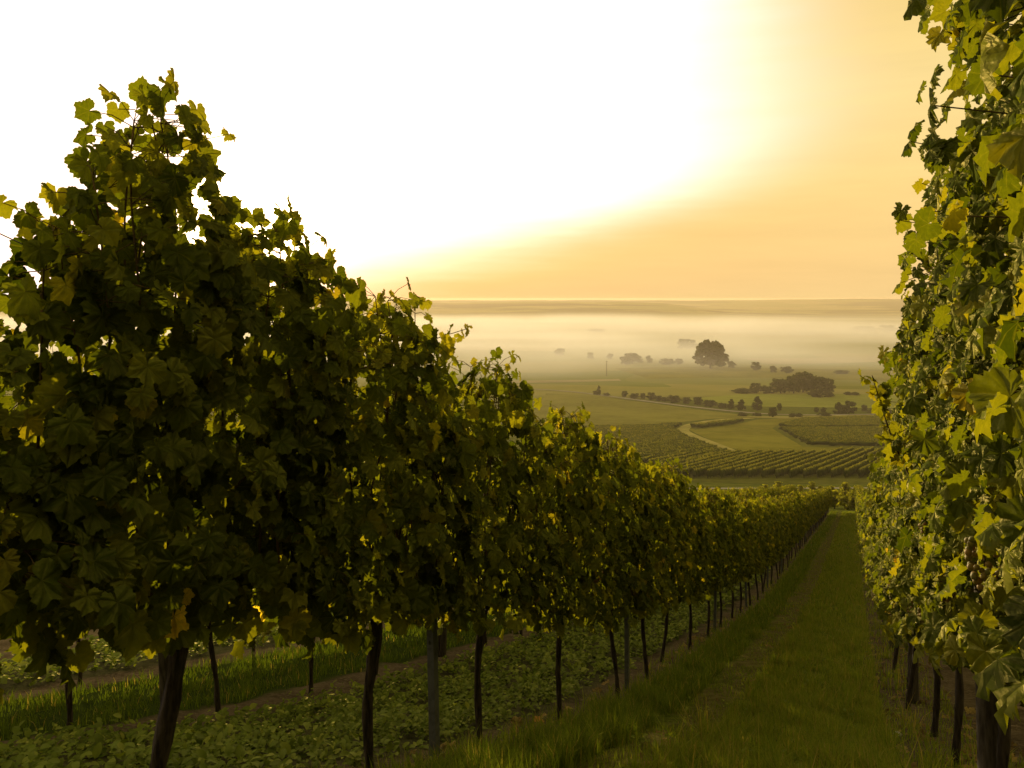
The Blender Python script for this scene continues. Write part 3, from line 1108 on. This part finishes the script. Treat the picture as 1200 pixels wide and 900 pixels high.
def ovate_leaf(rng_):
    xy = np.array([(0, 0), (.16, .12), (.30, .38), (.27, .68), (.12, .92), (0, 1.0), (-.12, .92), (-.27, .68), (-.30, .38), (-.16, .12), (0, .38), (0, .7)])
    r = xy[:, 1]
    z = .22 * np.abs(xy[:, 0]) - .38 * r ** 2 + .25 * r
    v = np.column_stack([xy, z])
    tris = np.array([(0, 1, 10), (1, 2, 10), (2, 11, 10), (2, 3, 11), (3, 4, 11), (4, 5, 11), (5, 6, 11), (6, 7, 11), (7, 8, 11), (8, 10, 11), (8, 9, 10), (9, 0, 10)])
    return v, tris


def crop_patch(rng, off_lo, off_hi, y0, y1, dens, size, hgt):
    n = int((off_hi - off_lo) * (y1 - y0) * dens)
    o = rng.uniform(off_lo, off_hi, n); y = rng.uniform(y0, y1, n)
    cl = np.sin(o * 4.1 + y * 1.3) * np.sin(y * 2.7 - o * 2.2)
    edge = np.minimum(o - off_lo, off_hi - o)
    keep = rng.random(n) < np.clip(.75 + .3 * cl, .2, 1) * np.clip(edge / .25 + .25, 0, 1)
    cl = np.asarray(cl); o, y = o[keep], y[keep]; n = len(o)
    x = y * TAN + o
    P = np.column_stack([x, y, ground(x, y)])
    v, t = ovate_leaf(rng)
    lv, lt, lo = [], [], []
    m = 6
    a = rng.uniform(0, 2 * np.pi, (n, m))
    el_ = rng.uniform(.05, .75, (n, m))
    T = np.stack([np.cos(a) * np.cos(el_), np.sin(a) * np.cos(el_), np.sin(el_)], -1).reshape(-1, 3)
    Nn = np.stack([-np.cos(a) * np.sin(el_), -np.sin(a) * np.sin(el_), np.cos(el_)], -1).reshape(-1, 3) + rng.normal(0, .25, (n * m, 3))
    S = (size * rng.uniform(.55, 1.25, (n, m))).ravel()
    ph = hgt * np.clip(rng.normal(.6, .3, n) + .3 * cl[keep], .12, 1.3)
    S = S * np.repeat(rng.uniform(.6, 1.15, n), m)
    Pp = np.repeat(P, m, 0) + np.column_stack([rng.normal(0, .018, (n * m, 2)), rng.uniform(.15, 1, n * m) * np.repeat(ph, m)])
    R = frames(Nn, T)
    VV = Pp[:, None] + S[:, None, None] * np.einsum('vj,njk->nvk', v, R)
    b = np.arange(len(Pp))[:, None, None] * len(v)
    return VV.reshape(-1, 3), (t[None] + b).reshape(-1, 3), np.repeat(np.clip(np.repeat(rng.normal(.42, .2, n), m) + rng.normal(0, .14, len(Pp)), 0, 1), len(v))


def build_crop(parts, label):
    V, Tt, TO, n = [], [], [], 0
    for v, t, to in parts:
        V.append(v); Tt.append(t + n); TO.append(to); n += len(v)
    me = mesh_np('cover_crop', np.vstack(V), np.vstack(Tt), None, [M_CROP], None, None, True, {'tone': np.concatenate(TO)})
    tag(link('cover_crop', me), label, 'ground cover', None, 'stuff')


build_crop([crop_patch(rg, -4.5, -2.35, 2.0, 7, 260, .05, .14), crop_patch(rg, -4.5, -2.35, 7, 15, 130, .062, .15), crop_patch(rg, -4.5, -2.35, 15, 40, 30, .12, .16)],
           'broad leaved green cover crop behind the dark row of vines')
build_crop([crop_patch(rg, -9.7, -7.7, 7, 16, 90, .08, .2), crop_patch(rg, -9.7, -7.7, 16, 34, 35, .13, .2)],
           'broad leaved green cover crop beyond the dark grass strip')
build_crop([crop_patch(rg, -2.3, -1.85, 2.6, 14, 14, .035, .03), crop_patch(rg, -1.3, .3, 2.6, 16, 34, .028, .09), crop_patch(rg, .15, .9, 2.6, 10, 10, .035, .03)],
           'small scattered weeds in the bare soil and the path')


# clover flowers, stones and fallen leaves
def stone(px, py, Y, r, label, seed, mat=M_STONE):
    rng = np.random.default_rng(seed)
    bm = bmesh.new()
    bmesh.ops.create_icosphere(bm, subdivisions=2, radius=1)
    for v in bm.verts:
        v.co = v.co * (1 + .16 * rng.standard_normal()); v.co.z *= .6
        v.co *= r
    me = bpy.data.meshes.new('stone'); bm.to_mesh(me); bm.free()
    me.materials.append(mat)
    for p in me.polygons: p.use_smooth = True
    x = (px - 600) / F * Y
    tag(link('stone', me, None, (x, Y, gz(x, Y) + r * .3)), label, 'stone', 'pale stones in the soil')


def gp(px, py):
    return pix(px, py, 1.5, 60)


for (px, py, r, lab) in [(608, 850, .028, 'pale stone beside the orange fallen leaf'), (565, 893, .022, 'pale stone at the foot of a slim dark trunk'),
                         (1052, 862, .024, 'small pale stone in the soil under the sunlit row')]:
    x, y = gp(px, py)
    stone(px, py, y, r, lab, int(px))
x, y = gp(630, 849)
v, t, q, tone, uv = leaves_geometry(np.zeros((1, 3)), np.array([[.1, -.35, 1.]]), np.array([[1., .3, 0]]), np.array([.05]), np.array([.5]), np.random.default_rng(8))
tag(link('fallen_leaf', mesh_np('fallen_leaf', v, t, q, [M_DEAD], None, None, True, {'tone': tone}, uv), None, (x, y, gz(x, y) + .02)),
    'orange fallen leaf on the soil beside a pale stone', 'leaf')


def litter(zones, label):
    rng = np.random.default_rng(77)
    P = []
    for lo, hi, y0, y1, n in zones:
        o = rng.uniform(lo, hi, n); y = y0 + (y1 - y0) * rng.random(n) ** 1.5
        x = y * TAN + o
        P.append(np.column_stack([x, y, ground(x, y) + rng.uniform(.004, .03, n)]))
    P = np.vstack(P); n = len(P)
    v, t, q, tone, uv = leaves_geometry(P, np.column_stack([rng.normal(0, .35, (n, 2)), np.ones(n)]), rng.normal(0, 1, (n, 3)), rng.uniform(.025, .055, n), rng.random(n), rng)
    tag(link('leaf_litter', mesh_np('leaf_litter', v, t, q, [M_LITTER], None, None, True, {'tone': tone}, uv)), label, 'leaf litter', None, 'stuff')


litter([(.15, .95, 2.3, 12, 240), (-2.35, -1.85, 2.6, 14, 130), (-1.3, .1, 3, 16, 50)], 'dry brown fallen leaves scattered on the soil under the vine rows')


# ------------------------------------------------------------------ distant vine rows
def hedge_row(a, b, height, width, seed, name, label=None, group=None, step=.55, mat=M_FARVINE, collect=None):
    """leafy vine row from a to b on the ground"""
    rng = np.random.default_rng(seed)
    a, b = np.array(a, float), np.array(b, float)
    L = np.linalg.norm(b - a)
    n = max(4, int(L / step))
    s = np.linspace(0, 1, n)
    c = a + (b - a) * s[:, None]
    d = (b - a) / L
    nr = np.array([-d[1], d[0]])
    sec = [(-.30, .22), (-.52, .42), (-.48, .68), (-.14, .88), (.12, .88), (.47, .68), (.53, .42), (.28, .22)]
    k = len(sec)
    g0 = ground(c[:, 0], c[:, 1])
    hs = height * (1 + .05 * rng.standard_normal(n))
    V = np.zeros((n, k, 3))
    for j, (o, h) in enumerate(sec):
        oo = width * (o + .11 * rng.standard_normal(n))
        V[:, j, :2] = c + nr * oo[:, None] + d * (.2 * step * rng.standard_normal(n))[:, None]
        V[:, j, 2] = g0 + hs * (h + .05 * rng.standard_normal(n))
    i = np.arange(n * k).reshape(n, k)
    i2 = np.roll(i, -1, 1)
    q = np.stack([i[:-1], i2[:-1], i2[1:], i[1:]], -1).reshape(-1, 4)
    q = np.vstack([q, [[i[0, 0], i[0, 7], i[0, 6], i[0, 1]], [i[0, 1], i[0, 6], i[0, 5], i[0, 2]], [i[0, 2], i[0, 5], i[0, 4], i[0, 3]],
                       [i[-1, 0], i[-1, 1], i[-1, 6], i[-1, 7]], [i[-1, 1], i[-1, 2], i[-1, 5], i[-1, 6]], [i[-1, 2], i[-1, 3], i[-1, 4], i[-1, 5]]]])
    tone = np.clip(rng.normal(.14, .06, n * k) + .3 * np.tile([h > .8 for _, h in sec], n), 0, 1)  # dark sides, lighter top: shade and sun put into the row's tone
    # loose upright shoots along the top
    ns = int(L * 8)
    sc = rng.uniform(0, 1, ns)
    bx = a + (b - a) * sc[:, None] + nr * (rng.normal(0, .13, ns) * width)[:, None]
    bz = ground(bx[:, 0], bx[:, 1]) + height * rng.uniform(.84, .98, ns)
    R = frames(np.column_stack([rng.normal(0, 1, ns), rng.normal(0, 1, ns), rng.normal(0, .35, ns)]), np.column_stack([rng.normal(0, .4, (ns, 2)), np.ones(ns)]))
    lq = np.array([(-.8, -.7, 0), (.7, -.9, .15), (1, .7, 0), (-.5, 1, .1)])
    sv = np.column_stack([bx, bz])[:, None] + (rng.uniform(.10, .17, ns) * height / 1.9)[:, None, None] * np.einsum('vj,njk->nvk', lq, R)
    q = np.vstack([q, n * k + np.arange(ns * 4).reshape(-1, 4)])
    tone = np.concatenate([tone, np.repeat(np.clip(rng.normal(.85, .1, ns), 0, 1), 4)])  # shoots toned light so the row tops look sunlit
    V = np.vstack([V.reshape(-1, 3), sv.reshape(-1, 3)])
    if collect is not None:
        collect.append((V.reshape(-1, 3), q, tone))
        return None
    root = link(name, None, None, (a[0], a[1], gz(*a)))
    tag(root, label, 'vine row', group)
    V = V - np.array([a[0], a[1], gz(*a)])
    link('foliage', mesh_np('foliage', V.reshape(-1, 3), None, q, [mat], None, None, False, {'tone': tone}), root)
    G = Geo()
    for j in range(0, n, 3):
        p = np.array([c[j, 0], c[j, 1], g0[j]]) - np.array([a[0], a[1], gz(*a)])
        G.tube([p + (0, 0, -.1), p + (0, 0, height * .4)], .05, 4)
    link('stem', G.mesh('stem', [M_BARK]), root)
    return root


DIRB = np.array([.652, 1.0]) / math.hypot(.652, 1.0)


def row_band(n0, x_front, y_front, lens, dx, dy, height, width, label, group, start=0):
    for i in range(n0):
        a = np.array([x_front + i * dx, y_front + i * dy])
        L = lens(i)
        b = a + DIRB * L
        hedge_row(a, b, height, width, 500 + start + i, 'vine_row', label.format(ordinal(i + 1)), group)


# striped parcel right of the track: front edge about 150 m away
fx0, fy0 = pix(748, 561.5)
fx1, fy1 = pix(1012, 561)
nrow = 21
row_band(nrow, fx0, fy0, lambda i: 62 if i > 9 else 54 - 0 * i, (fx1 + 12 - fx0) / nrow, (fy1 - fy0) / nrow, 1.9, .62,
         '{} dark vine row from the track end of the striped parcel', 'vine rows of the striped parcel')
# short rows left of the track
for i, (px, py) in enumerate([(760, 549), (775, 549.5), (790, 550), (806, 550.5), (822, 551), (838, 552)]):
    a = np.array(pix(px, py))
    hedge_row(a, a + DIRB * (24 + 2 * (i % 2)), 1.9, .62, 600 + i, 'vine_row', f'{ordinal(i + 1)} short vine row just before the grassy track', 'short vine rows before the grassy track')


def inside(p, poly):
    x, y = p
    c = False
    j = len(poly) - 1
    for i in range(len(poly)):
        xi, yi = poly[i]; xj, yj = poly[j]
        if (yi > y) != (yj > y) and x < (xj - xi) * (y - yi) / (yj - yi) + xi:
            c = not c
        j = i
    return c


def vineyard_mass(pxpoly, direction, spacing, height, width, seed, label):
    poly = ppoly(pxpoly)
    d = np.array(direction, float); d /= np.linalg.norm(d)
    nrm = np.array([-d[1], d[0]])
    P = np.array(poly)
    u = P @ d; w = P @ nrm
    coll = []
    for k, off in enumerate(np.arange(w.min(), w.max(), spacing)):
        run = None
        ss = np.arange(u.min(), u.max(), 2.0)
        for s in ss:
            p = d * s + nrm * off
            if inside(p, poly):
                if run is None: run = s
                last = s
            elif run is not None:
                if last - run > 4: hedge_row(d * run + nrm * off, d * last + nrm * off, height, width, seed + k, '', collect=coll, step=1.1)
                run = None
        if run is not None and last - run > 4:
            hedge_row(d * run + nrm * off, d * last + nrm * off, height, width, seed + k, '', collect=coll, step=1.1)
    V, Q, T, n = [], [], [], 0
    for v, q, t in coll:
        V.append(v); Q.append(q + n); T.append(t); n += len(v)
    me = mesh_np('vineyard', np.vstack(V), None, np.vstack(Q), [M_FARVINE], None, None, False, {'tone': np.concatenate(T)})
    tag(link('vineyard', me), label, 'vineyard', None, 'stuff')


vineyard_mass([(640, 503), (700, 502), (760, 500.5), (806, 496), (790, 504), (806, 514), (848, 530), (872, 541), (845, 542), (760, 540), (640, 534)], (1, .12), 2.9, 1.5, .8, 1000,
              'dark green vineyard parcel in the curve of the grassy track')
vineyard_mass([(640, 537), (760, 542), (838, 545), (760, 548), (640, 546)], (.652, 1.0), 2.6, 1.8, 1.0, 1500, 'strip of vines above the short rows before the track')
vineyard_mass([(909, 500), (938, 492), (1080, 488.5), (1080, 501), (1000, 502), (925, 503)], (1, .05), 2.9, 1.5, .8, 2000, 'upper half of the dark vine parcel under the trees')
vineyard_mass([(912, 504), (1000, 503.5), (1080, 503), (1080, 525), (945, 523)], (1, .05), 2.9, 1.5, .8, 3000, 'lower half of the dark vine parcel under the trees')
vineyard_mass([(808, 501.5), (850, 496), (885, 492.5), (860, 497.5), (815, 503.5)], (1, .5), 2.5, 1.8, 1.2, 4000, 'narrow strip of vines above the light meadow')


# ------------------------------------------------------------------ trees
def tree_mesh(seed, kind, n_leaf=2600, n_clump=44, ck=1.0):
    """unit tree: 1 m high, crown about 1 m wide before scaling; returns trunk mesh, crown mesh"""
    rng = np.random.default_rng(seed)
    clumps = []
    for _ in range(n_clump):
        if kind == 'cone':
            h = rng.uniform(.06, .95); r = .46 * (1 - h) ** .7 * rng.uniform(.3, 1)
        elif kind == 'dome':
            h = rng.uniform(.14, .90); r = .43 * math.sqrt(max(0, 1 - ((h - .36) / .56) ** 2)) * rng.uniform(.3, 1) ** .5
        elif kind == 'bush':
            h = rng.uniform(.1, .8); r = .42 * math.sqrt(max(0, 1 - ((h - .35) / .6) ** 2)) * rng.uniform(.2, 1)
        else:
            h = rng.uniform(.14, .86); r = .40 * math.sqrt(max(0, 1 - ((h - .48) / .46) ** 2)) * rng.uniform(.25, 1)
        a = rng.uniform(0, 6.283) if kind != 'dome' else len(clumps) * 2.39996
        clumps.append((r * math.cos(a), r * math.sin(a), h, ck * rng.uniform(.09, .17) * (.8 if kind == 'cone' else 1)))
    clumps = np.array(clumps)
    ci = rng.integers(0, len(clumps), n_leaf)
    u = rng.standard_normal((n_leaf, 3)); u /= np.linalg.norm(u, axis=1)[:, None]
    rr = clumps[ci, 3] * rng.uniform(.3, 1.0, n_leaf)
    C = clumps[ci, :3] + u * rr[:, None] * np.array([1, 1, .8])
    C[:, 2] = np.clip(C[:, 2], .03, 1)
    nrm = u + rng.normal(0, .5, (n_leaf, 3))
    R = frames(nrm, rng.standard_normal((n_leaf, 3)))
    sz = rng.uniform(.026, .05, n_leaf)
    q = np.array([(-1, -.6, 0), (.2, -1, .15), (1, .5, 0), (-.3, 1, .1)])
    V = C[:, None] + sz[:, None, None] * np.einsum('vj,njk->nvk', q, R)
    Q = np.arange(n_leaf * 4).reshape(-1, 4)
    tone = np.repeat(np.clip(rng.normal(.4, .2, n_leaf) + .3 * (clumps[ci, 3] - .13) / .04 * .3, 0, 1), 4)
    crown = mesh_np('crown', V.reshape(-1, 3), None, Q, [M_TREE], None, None, False, {'tone': tone})
    G = Geo()
    G.tube([(0, 0, -.04), (.008, 0, .2), (-.006, .01, .45), (0, 0, .75)], [.034, .026, .018, .006], 8)
    for c in clumps[::4]:
        z0 = max(.12, c[2] * .55)
        G.tube([(0, 0, z0), (c[0] * .5, c[1] * .5, z0 + (c[2] - z0) * .6), (c[0], c[1], c[2])], [.013, .009, .004], 5)
    return G.mesh('trunk', [M_TBARK], True), crown


TREES = {k: [tree_mesh(700 + 10 * i + j, k) for j in range(3)] for i, k in enumerate(('round', 'cone', 'bush'))}
BIG = [tree_mesh(790 + j, 'dome', 9000, 110, .72) for j in range(2)]
rt = np.random.default_rng(33)


def tree(px, py, w, h, kind, label, group, meshes=None, name=None):
    x, y = pix(px, py)
    s = y / F
    tm, cm = meshes or TREES[kind][rt.integers(3)]
    root = link(name or ('bush' if kind == 'bush' else 'tree'), None, None, (x, y, gz(x, y) - .05), (0, 0, rt.uniform(0, 6.28)))
    wk = 1.3 if kind == 'bush' else 1.12
    root.scale = (w * s * wk, w * s * wk, h * s * rt.uniform(1.0, 1.15))
    tag(root, label, 'bush' if kind == 'bush' else 'tree', group)
    link('trunk', tm, root)
    link('crown', cm, root)


ROADSIDE = [(697.5, 462.5, 6, 5, 'bush'), (701.8, 462.8, 8, 10, 'cone'), (711, 464, 8, 4, 'bush'), (731.5, 465.5, 8, 7.5, 'round'), (743.4, 467, 12, 7, 'bush'),
            (753.5, 468, 8, 8, 'round'), (763.6, 469, 12, 10, 'round'), (771.8, 470, 8, 7, 'bush'), (779, 470.8, 7, 5.5, 'bush'), (789, 472, 15, 8.5, 'bush'),
            (804, 473.6, 11, 8.5, 'round'), (817.3, 475, 12, 9.5, 'round'), (832.3, 476.8, 15, 9, 'bush'), (847, 478.5, 9, 7, 'bush'),
            (857, 479.5, 11, 11, 'cone'), (868.6, 480.6, 13, 12, 'cone'), (887.4, 481, 18, 16, 'cone')]
for i, (px, py, w, h, kd) in enumerate(ROADSIDE):
    lab = f'{ordinal(i + 1)} dark {"bush" if kd == "bush" else "pointed tree" if kd == "cone" else "rounded tree"} along the valley road, counted from its misty end'
    if i == len(ROADSIDE) - 1:
        lab = 'tallest broad pointed dark tree at the end of the roadside tree line'
    tree(px, py, w, h, kd, lab, 'trees and bushes along the valley road')
VERGE = [(905.3, 489, 12, 12, 'round', 'round dark tree standing on the verge in front of the road'), (913.8, 481.5, 6, 9, 'round', 'slim pale tree just behind the round verge tree'),
         (956.7, 483.5, 6, 7, 'round', 'small tree alone between the grove and the twin conifers'), (964.8, 483.5, 8, 6, 'round', 'small bushy tree next to the small lone tree'),
         (983, 485.5, 15, 14, 'cone', 'pointed dark conifer, slimmer of the pair by the road'), (995, 485.5, 19, 15, 'round', 'broad dark tree touching the pointed conifer'),
         (1012.6, 482.5, 8, 8, 'round', 'small grey tree beside the broad dark tree'), (928, 489.5, 7, 6, 'bush', 'low bush on the dry verge, slimmer of two'),
         (936.5, 489, 9, 5, 'bush', 'low wide bush on the dry verge beside a slimmer bush'), (966, 488, 13, 5, 'bush', 'wide low bush on the verge before the small trees'),
         (871, 488, 11, 5, 'bush', 'low bush at the start of the dry verge'), (887, 488, 9, 5, 'bush', 'second low bush on the dry verge'),
         (1030, 484, 26, 5, 'bush', 'long low hedge bush at the road beside the sunlit vines')]
for v_ in VERGE:
    tree(*v_[:5], v_[5], 'trees and bushes on the road verge')
GROVE = [(872, 460.5, 24, 6, 'bush', 'long low bush at the outer end of the grove'), (884.5, 460.5, 15, 12, 'round', 'first low round tree of the grove behind its end bush'),
         (898.7, 461, 16, 9, 'bush', 'broad bush between the grove end and its tall crowns'), (915, 461, 22, 18, 'round', 'rising round tree before the tall crowns of the grove'),
         (930, 461, 18, 22, 'round', 'tall round tree at the front of the grove crowns'), (941, 459.5, 26, 23.5, 'round', 'tallest broad tree in the middle of the grove'),
         (957, 460.5, 25, 21, 'round', 'broad tall tree past the middle of the grove'), (969.5, 461, 18, 17, 'round', 'last round tree closing the grove'),
         (957, 465.5, 17, 9, 'bush', 'pale bush in front of the grove'), (971, 465.5, 12, 7, 'bush', 'smaller pale bush at the end of the grove'),
         (994, 463, 9, 4, 'bush', 'tiny bush alone past the grove'), (1002.6, 463.5, 9, 4.5, 'bush', 'tiny bush farthest past the grove')]
for v_ in GROVE:
    tree(*v_[:5], v_[5], 'trees of the grove behind the road')
tree(832.5, 432, 37, 31.5, 'round', 'large round tree standing alone in the valley mist', None, BIG[0])
MIST = [(805, 409, 24, 12, 'round', 'broad pale tree behind the large mist tree'), (741, 426, 26, 12, 'round', 'broad faint tree clump in the mist'),
        (733, 427, 16, 10, 'round', 'faint round tree beside the broad clump in the mist'), (656, 417, 14, 9, 'round', 'faint tree in the mist just above the dark vines'),
        (692, 421, 9, 8, 'round', 'small faint tree in the mist, first of two'), (715, 422, 9, 8, 'round', 'small faint tree in the mist near the pole'),
        (761, 426, 9, 9, 'round', 'narrow faint tree right after the broad mist clump'), (782, 427, 15, 8, 'bush', 'faint wide bush in the mist before the large tree'),
        (795, 427, 9, 7, 'bush', 'faint small bush close to the large mist tree'), (857, 431.5, 11, 8, 'round', 'small tree just past the large mist tree'),
        (886, 434.5, 12, 10, 'round', 'second small pale tree past the large mist tree'), (906, 437, 9, 9, 'round', 'third small pale tree past the large mist tree'),
        (922, 437.5, 13, 8, 'bush', 'pale bush following the three small mist trees'), (986, 438.5, 15, 5, 'bush', 'low pale bush in the mist beyond the grove'),
        (1011, 388, 27, 6, 'bush', 'far faint wood patch at the foot of the ridge'), (1040, 389, 22, 8, 'round', 'far faint tree at the ridge foot beside the sunlit vines'),
        (700, 389, 20, 4, 'bush', 'far faint hedge under the long ridge')]
for v_ in MIST:
    tree(*v_[:5], v_[5], 'pale trees in the valley mist')


# utility pole in the valley
x, y = pix(711, 441)
s = y / F
pr = link('utility_pole', None, None, (x, y, gz(x, y)))
tag(pr, 'thin faint utility pole standing in the misty fields', 'pole')
G = Geo(); G.tube([(0, 0, -.5), (0, 0, 18 * s)], [.28, .2], 8); link('mast', G.mesh('mast', [M_WOOD], True), pr)
G = Geo(); G.tube([(-1.2, 0, 17 * s), (1.2, 0, 17 * s)], .14, 6); link('crossarm', G.mesh('crossarm', [M_WOOD], True), pr)


# young vines with bright shoots beyond the end of the rows
def young_mesh(seed):
    rng = np.random.default_rng(seed)
    n = 420
    f = rng.random(n)
    C = np.column_stack([rng.normal(0, .28, n) * (1.1 - .75 * f), rng.normal(0, .28, n) * (1.1 - .75 * f), .25 + f * 2.0])
    R = frames(rng.standard_normal((n, 3)), rng.standard_normal((n, 3)))
    q = np.array([(-1, -.6, 0), (.2, -1, .15), (1, .5, 0), (-.3, 1, .1)])
    V = C[:, None] + rng.uniform(.06, .12, n)[:, None, None] * np.einsum('vj,njk->nvk', q, R)
    cm = mesh_np('crown', V.reshape(-1, 3), None, np.arange(n * 4).reshape(-1, 4), [M_YOUNG], None, None, False, {'tone': np.repeat(rng.random(n), 4)})
    G = Geo(); G.tube([(0, 0, -.1), (.02, 0, .6), (0, 0, 1.9)], [.04, .03, .012], 6)
    return G.mesh('trunk', [M_BARK], True), cm


YOUNG = [young_mesh(1), young_mesh(2)]
for i, (px, Y) in enumerate([(897, 104), (912, 103), (923, 102), (938, 101), (952, 100), (962, 99), (975, 98), (990, 97), (1003, 96)]):
    x = (px - 600) / F * Y
    root = link('young_vine', None, None, (x, Y, gz(x, Y)), (0, 0, i * 1.3))
    sc = .75 + .2 * (i % 3 == 1)
    root.scale = (sc * 1.7, sc * 1.7, sc)
    tag(root, f'{ordinal(i + 1)} bright yellow green young vine along the lane below the rows', 'young vine', 'young vines along the lane')
    tm, cm = YOUNG[i % 2]
    link('trunk', tm, root); link('crown', cm, root)
for i, (px, Y, h) in enumerate([(978, 74, 1.9), (992, 72, 1.6), (966, 77, 1.7), (1004, 71, 1.9)]):
    x = (px - 600) / F * Y
    root = link('bush', None, None, (x, Y, gz(x, Y)), (0, 0, i * 2.0))
    root.scale = (1.9, 1.9, h)
    tag(root, ['yellow green bush closing the end of the grass path', 'low bush where the grass path ends', 'bush at the end of the dark vine row', 'bush at the end of the sunlit vine row'][i], 'bush', 'bushes at the end of the path')
    tm, cm = TREES['bush'][i % 3]
    link('trunk', tm, root)
    cme = cm.copy(); cme.materials.clear(); cme.materials.append(M_YOUNG)
    link('crown', cme, root)


# ------------------------------------------------------------------ haze and valley mist
def volume_mat(name, density, color, aniso):
    m, N = new_mat(name)
    v = N.n('ShaderNodeVolumePrincipled')
    v.inputs['Color'].default_value = (*color, 1)
    v.inputs['Density'].default_value = density
    v.inputs['Anisotropy'].default_value = aniso
    o = N.n('ShaderNodeOutputMaterial')
    m.node_tree.links.new(v.outputs[0], o.inputs['Volume'])
    return m


HAZE = .00019
MISTD = .0064
bm = bmesh.new()
bmesh.ops.create_cube(bm, size=1)
for v in bm.verts:
    v.co = Vector((v.co.x * 14400, (v.co.y + .5) * 6600 - 60, (v.co.z + .5) * 80 - 78))
me = bpy.data.meshes.new('haze'); bm.to_mesh(me); bm.free()
me.materials.append(volume_mat('morning_haze', HAZE, (.69, .585, .42), .35))
tag(link('haze', me), 'pale golden morning haze over the valley', 'haze', None, 'stuff')


def mist_material():
    """ground mist: thickest on the valley floor, thinning upwards, drifting in banks"""
    m, N = new_mat('valley_mist')
    g = N.n('ShaderNodeNewGeometry')
    pos = g.outputs['Position']
    sp = N.n('ShaderNodeSeparateXYZ')
    N.t.links.new(pos, sp.inputs[0])
    n = N.noise(N.scale_vec(pos, (.0016, .0034, .0)), 1.0, 3, .55)
    drift = N.step(n, .36, .66, .15, 1.0)
    top = N.m('ADD', -62.0, N.m('MULTIPLY', N.m('SUBTRACT', n, .5), 30.0))
    up = N.step(sp.outputs[2], N.m('ADD', top, 24.0), N.m('SUBTRACT', top, 10.0))
    ends = N.m('MULTIPLY', N.step(sp.outputs[1], 380., 900.), N.step(sp.outputs[1], 2750., 2100.))
    d = N.m('MULTIPLY', N.m('MULTIPLY', up, drift), N.m('MULTIPLY', ends, MISTD))
    v = N.n('ShaderNodeVolumePrincipled')
    v.inputs['Color'].default_value = (.74, .74, .73, 1)
    N.put(v.inputs['Density'], d)
    v.inputs['Anisotropy'].default_value = .35
    o = N.n('ShaderNodeOutputMaterial')
    m.node_tree.links.new(v.outputs[0], o.inputs['Volume'])
    return m


bm = bmesh.new()
bmesh.ops.create_cube(bm, size=1)
for v in bm.verts:
    v.co = Vector((v.co.x * 6400 + 300, 1750 + v.co.y * 2300, -77 + (v.co.z + .5) * 54))
me = bpy.data.meshes.new('mist'); bm.to_mesh(me); bm.free()
me.materials.append(mist_material())
tag(link('mist', me), 'pale banks of mist lying low across the valley floor', 'mist', None, 'stuff')
cy.volume_step_rate = .35
